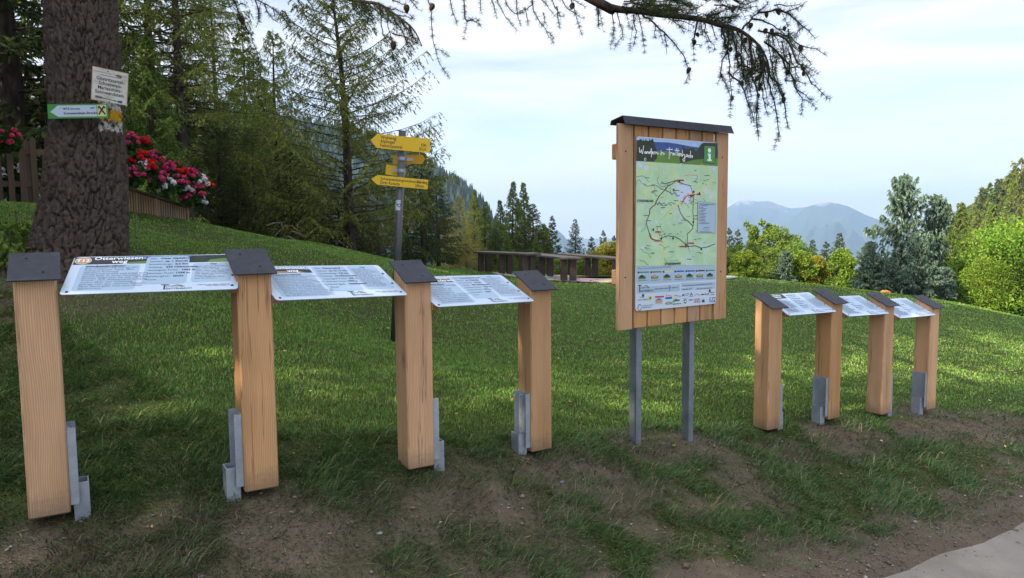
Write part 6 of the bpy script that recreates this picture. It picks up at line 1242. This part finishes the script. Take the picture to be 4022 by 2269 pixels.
# bare fallen branches at the edge of the wood
def fallen():
    p = at(1120, 930, 17.6); z = gz(p[0], p[1]); root_b = MB()
    for (a, b_, c_, r) in [((1045, 886), (1075, 876), (1105, 874), .018), ((1105, 870), (1107, 885), (1112, 900), .022), ((1080, 926), (1095, 910), (1110, 902), .018), ((1065, 902), (1080, 901), (1090, 899), .012), ((1144, 884), (1160, 900), (1180, 912), .022), ((1146, 906), (1175, 918), (1205, 932), .026), ((1128, 926), (1150, 938), (1176, 952), .028), ((1112, 890), (1125, 886), (1140, 884), .012), ((1117, 920), (1122, 932), (1118, 942), .012)]:
        q = [at(x, y, 17.4 + (x - 1100) * .002) - np.array([p[0], p[1], z]) for x, y in (a, b_, c_)]; root_b.tube(q, [r * .8, r, r * .6], 6)
    o = root_b.build('fallen_branch', M['deadwood'], None, loc=(p[0], p[1], z)); tag(o, 'bare pale fallen branches at the edge of the dark wood', 'dead branch')
fallen()
# small leafy weeds at the foot of the big trunk
proto('weed', broadleaf(51, H=.4, W=.6, n=260, ls=.07, puffs=7, base=.05, Rb=.006, stems=3), 'bark', 'greenleaf', .4)
for px, py, Y, lab in ((40, 985, 6.9, 'leafy weed at the left edge beside the big trunk'), (85, 960, 7.6, 'leafy weed left of the trunk foot')):
    p = at(px, py, Y); plant('weed', p[0], p[1], .35, lab, 'weed', 'plant')
proto('tuft', broadleaf(52, H=.22, W=.5, n=160, ls=.09, puffs=5, base=.02, Rb=.004, stems=2), 'bark', 'geranium_leaf', .22)
# trees outside the picture on the left, whose shade covers the bank and the lawn
for i, (x, y, H, k) in enumerate([(-9.5, -2.5, 12, 'spruce_a'), (-12.5, 1.5, 16, 'spruce_b'), (-8.5, -6.5, 11, 'larch_b'), (-13, 6, 17, 'spruce_a'), (-12, -6, 15, 'spruce_b'), (-17, 9.5, 17, 'spruce_a'), (-16, 3.5, 16, 'spruce_b'), (-6.5, -5, 9, 'spruce_b'), (-10.5, 4, 13, 'spruce_b'), (-18, -2, 18, 'spruce_a')]):
    plant(k, x, y, H, 'tall conifer outside the left edge of the picture', 'conifer_tree', group='conifers left of the picture', wide=1.5)
# ------------------------------------------------------------------ far land: wooded slopes, mountains, haze
def slope_land(name, outline, Yr, depth, foot, mat, rough, seed, back=.6, ns=46, nx=160):
    """a mountain body: ridge line given by points on the ridge, falling forward to its foot and back behind"""
    pr = np.array([at(px, py, Yr) for px, py in outline]); xs = np.linspace(pr[0, 0], pr[-1, 0], nx); rz = np.interp(xs, pr[:, 0], pr[:, 2])
    s = np.concatenate([np.linspace(-back, 0, 8)[:-1], np.linspace(0, 1, ns) ** 1.2]); S_, X_ = np.meshgrid(s, xs); Zr = np.repeat(rz[:, None], len(s), 1)
    n = fbm(X_ / rough + 9, S_ * depth / rough, seed, 5) - .5; gul = np.abs(fbm(X_ / rough * 2.2 + S_ * 1.5, S_ * .9, seed + 7, 4) - .5)
    k = np.where(S_ < 0, -S_ / back, S_); zz = Zr + (foot - Zr) * np.where(S_ < 0, k, np.sin(k * math.pi / 2) ** 1.15) + (Zr - foot) * np.sin(np.clip(k, 0, 1) * math.pi) * (n * 1.0 - gul * 1.1)
    Yy = Yr - S_ * depth; V = np.c_[(X_ * Yy / Yr * np.where(S_ > 0, 1, 1)).ravel(), Yy.ravel(), zz.ravel()]; m = len(s)
    i = (np.arange(nx - 1)[:, None] * m + np.arange(m - 1)[None]).ravel(); o = link(name, npmesh(name, V, [np.c_[i, i + m, i + m + 1, i + 1]], mat, True)); tag(o, kind='structure')
    return lambda x, sq: None
def mount_mat(name, z_tree, rock, wood):
    t = Mt(name, .95, .05); g = t.n('ShaderNodeNewGeometry'); z = t.n('ShaderNodeSeparateXYZ', {0: g.outputs['Position']}).outputs[2]; v = t.coord((.004, .004, .004), rnd=False); f = t.noise(v, 1.0, 6, .65)
    q = t.n('ShaderNodeMath', {0: t.n('ShaderNodeMapRange', {'Value': z, 'From Min': z_tree - 90, 'From Max': z_tree + 90}).outputs[0], 1: t.n('ShaderNodeMath', {0: f, 1: .5}, operation='SUBTRACT').outputs[0]}, operation='ADD')
    q = t.n('ShaderNodeMath', {0: q.outputs[0], 1: t.n('ShaderNodeMath', {0: f, 1: .5}, operation='SUBTRACT').outputs[0]}, operation='ADD').outputs[0]
    t.base(t.mix(t.ramp(q, [(.4, (0, 0, 0)), (.6, (1, 1, 1))]), wood, t.mix(f, rock, dim(rock, .6)))); return t.m
mm = mount_mat('mountain_rock_and_wood', 140, (.36, .33, .32), (.030, .055, .045))
d2 = lambda L: [(x * 1.5613, y * 1.5613) for x, y in L]
slope_land('mountain_back', d2([(1560, 640), (1640, 600), (1720, 575), (1800, 553), (1832, 521), (1858, 504), (1882, 503), (1905, 507), (1935, 505), (1962, 515), (1990, 524), (2030, 520), (2080, 522), (2150, 560), (2240, 600), (2330, 640)]), 5200, 1500, -160, mm, 420, 71)
slope_land('mountain_front', d2([(1840, 660), (1900, 630), (1950, 592), (2000, 545), (2030, 520), (2056, 512), (2082, 508), (2106, 511), (2135, 519), (2180, 541), (2230, 560), (2290, 580), (2360, 610), (2450, 650)]), 4300, 1400, -160, mm, 380, 75)
slope_land('mountain_small', d2([(1330, 650), (1370, 600), (1388, 582), (1402, 578), (1418, 592), (1440, 620), (1480, 640), (1540, 650)]), 3300, 800, -160, mm, 260, 79)
def wood_floor():
    t = Mt('forest_floor', .95, .05); v = t.coord((.05, .05, .05), rnd=False); f = t.noise(v, 1.0, 5, .6); t.base(t.ramp(f, [(.3, (.020, .034, .014)), (.7, (.05, .07, .025))])); return t.m
wf = wood_floor()
# wooded valley side at the left
def hill(name, f, x0, x1, y0, y1, nx, ny, mat):
    X_, Y_ = np.meshgrid(np.linspace(x0, x1, nx), np.linspace(y0, y1, ny)); V = np.c_[X_.ravel(), Y_.ravel(), f(X_, Y_).ravel()]; i = (np.arange(ny - 1)[:, None] * nx + np.arange(nx - 1)[None]).ravel()
    tag(link(name, npmesh(name, V, [np.c_[i, i + 1, i + nx + 1, i + nx]], mat, True)), kind='structure')
def ridge_l(X_, Y_):
    px = CX + X_ / 520 * FPX; top = np.interp(px, d2_x, d2_z); k = np.clip((Y_ - 300) / 220, 0, 1); return -60 + (top + 60) * np.sin(np.minimum(k, 1) * math.pi / 2) + (fbm(X_ / 30, Y_ / 30, 90) - .5) * 10 - np.clip(Y_ - 520, 0, None) * .4
_rl = d2([(700, 330), (900, 360), (1060, 425), (1130, 478), (1170, 500), (1205, 530), (1235, 570), (1255, 610), (1330, 680)]); d2_x = [q[0] for q in _rl]; d2_z = [at(q[0], q[1], 520)[2] for q in _rl]
hill('hill_left', ridge_l, -320, 10, 300, 600, 90, 60, wf)
def far_wood(name, f, n, x0, x1, y0, y1, hmin, hmax, label, seed):
    """a far-off wood read as one mass: small conifers of three stacked ragged cones"""
    g = np.random.default_rng(seed); x = g.uniform(x0, x1, n); y = g.uniform(y0, y1, n); z = f(x, y); h = g.uniform(hmin, hmax, n); Vs = []; Fs = []; base = 0; T_ = 9
    for lo, hi, r in ((.08, .5, .21), (.3, .75, .15), (.55, 1.0, .09)):
        a = np.linspace(0, 6.283, T_ + 1)[:-1][None] + g.random((n, 1)) * 6; rr = r * h[:, None] * g.uniform(.6, 1.25, (n, T_)); ring = np.stack([x[:, None] + rr * np.cos(a), y[:, None] + rr * np.sin(a), (z + lo * h)[:, None] + g.normal(0, .03, (n, T_)) * h[:, None]], 2); ap = np.c_[x, y, z + hi * h][:, None]
        Vs.append(np.concatenate([ring, ap], 1).reshape(-1, 3)); k = np.arange(n)[:, None, None] * (T_ + 1) + base; j = np.arange(T_); Fs.append((k + np.stack([j, (j + 1) % T_, np.full(T_, T_)], 1)[None]).reshape(-1, 3)); base += n * (T_ + 1)
    tag(link(name, npmesh(name, np.concatenate(Vs), Fs, M['far_spruce'])), kind='stuff', label=label, cat='forest')
far_wood('forest', ridge_l, 5200, -300, 5, 320, 540, 9, 17, 'hazy spruce forest on the far valley side at the left', 3)
# wooded hillside at the right: its trees are singly visible
_rr = d2([(2300, 640), (2370, 590), (2400, 545), (2440, 510), (2480, 478), (2530, 440), (2576, 405), (2680, 330), (2800, 250)]); rr_x = [q[0] for q in _rr]; rr_z = [at(q[0], q[1], 150)[2] for q in _rr]
def ridge_r(X_, Y_):
    px = CX + X_ / 150 * FPX; top = np.interp(px, rr_x, rr_z) - 7; k = np.clip((Y_ - 55) / 95, 0, 1); return -9 + (top + 9) * k ** .9 + (fbm(X_ / 14, Y_ / 14, 95) - .5) * 4 - np.clip(Y_ - 150, 0, None) * .25
hill('hill_right', ridge_r, 10, 190, 55, 190, 70, 60, wf)
g = np.random.default_rng(77); cnt = 0; keys = ['hill_a', 'hill_b', 'hill_a', 'hill_b', 'hill_c', 'hill_leaf']; labs = {'hill_a': 'dark spruce on the steep wooded hillside at the right', 'hill_b': 'olive green spruce on the steep wooded hillside at the right', 'hill_c': 'light larch on the steep wooded hillside at the right', 'hill_leaf': 'yellow-green leafy tree on the steep wooded hillside at the right'}
for _ in range(4000):
    if cnt >= 290: break
    Y = g.uniform(62, 150); px = g.uniform(3600, 4180); X_ = (px - CX) / FPX * Y; z = float(ridge_r(np.array(X_), np.array(Y)))
    q = (z - 1.6) / Y * FPX; ypx = 870 - q
    if ypx > 1010: continue
    k = keys[g.integers(0, 6)]; H = g.uniform(5.5, 9.5) * (.62 if k == 'hill_leaf' else 1); plant(k, X_, Y, H, labs[k], 'hillside_tree', 'tree', group='trees on the right hillside: ' + k.replace('hill_', '').replace('a', 'dark spruces').replace('b', 'olive spruces') if False else {'hill_a': 'dark spruces on the right hillside', 'hill_b': 'olive spruces on the right hillside', 'hill_c': 'larches on the right hillside', 'hill_leaf': 'leafy trees on the right hillside'}[k], z=z - .3, wide=1.15); cnt += 1
# air
hb = MB().box((-2600, -60, -185), (3600, 6300, 255)); hz = hb.build('haze', None)
hm_ = bpy.data.materials.new('haze'); hm_.use_nodes = True; hm_.node_tree.nodes.clear(); ho = hm_.node_tree.nodes.new('ShaderNodeOutputMaterial'); pv_ = hm_.node_tree.nodes.new('ShaderNodeVolumePrincipled')
pv_.inputs['Color'].default_value = (.48, .69, 1.0, 1); pv_.inputs['Density'].default_value = HAZE; pv_.inputs['Anisotropy'].default_value = 0.2
for a in ('Density Attribute', 'Color Attribute', 'Temperature Attribute'): pv_.inputs[a].default_value = ''
hm_.node_tree.links.new(pv_.outputs[0], ho.inputs['Volume']); hz.data.materials.clear(); hz.data.materials.append(hm_); hm_.cycles.homogeneous_volume = True; tag(hz, kind='stuff', label='thin bluish haze in the air over the valley', cat='haze')
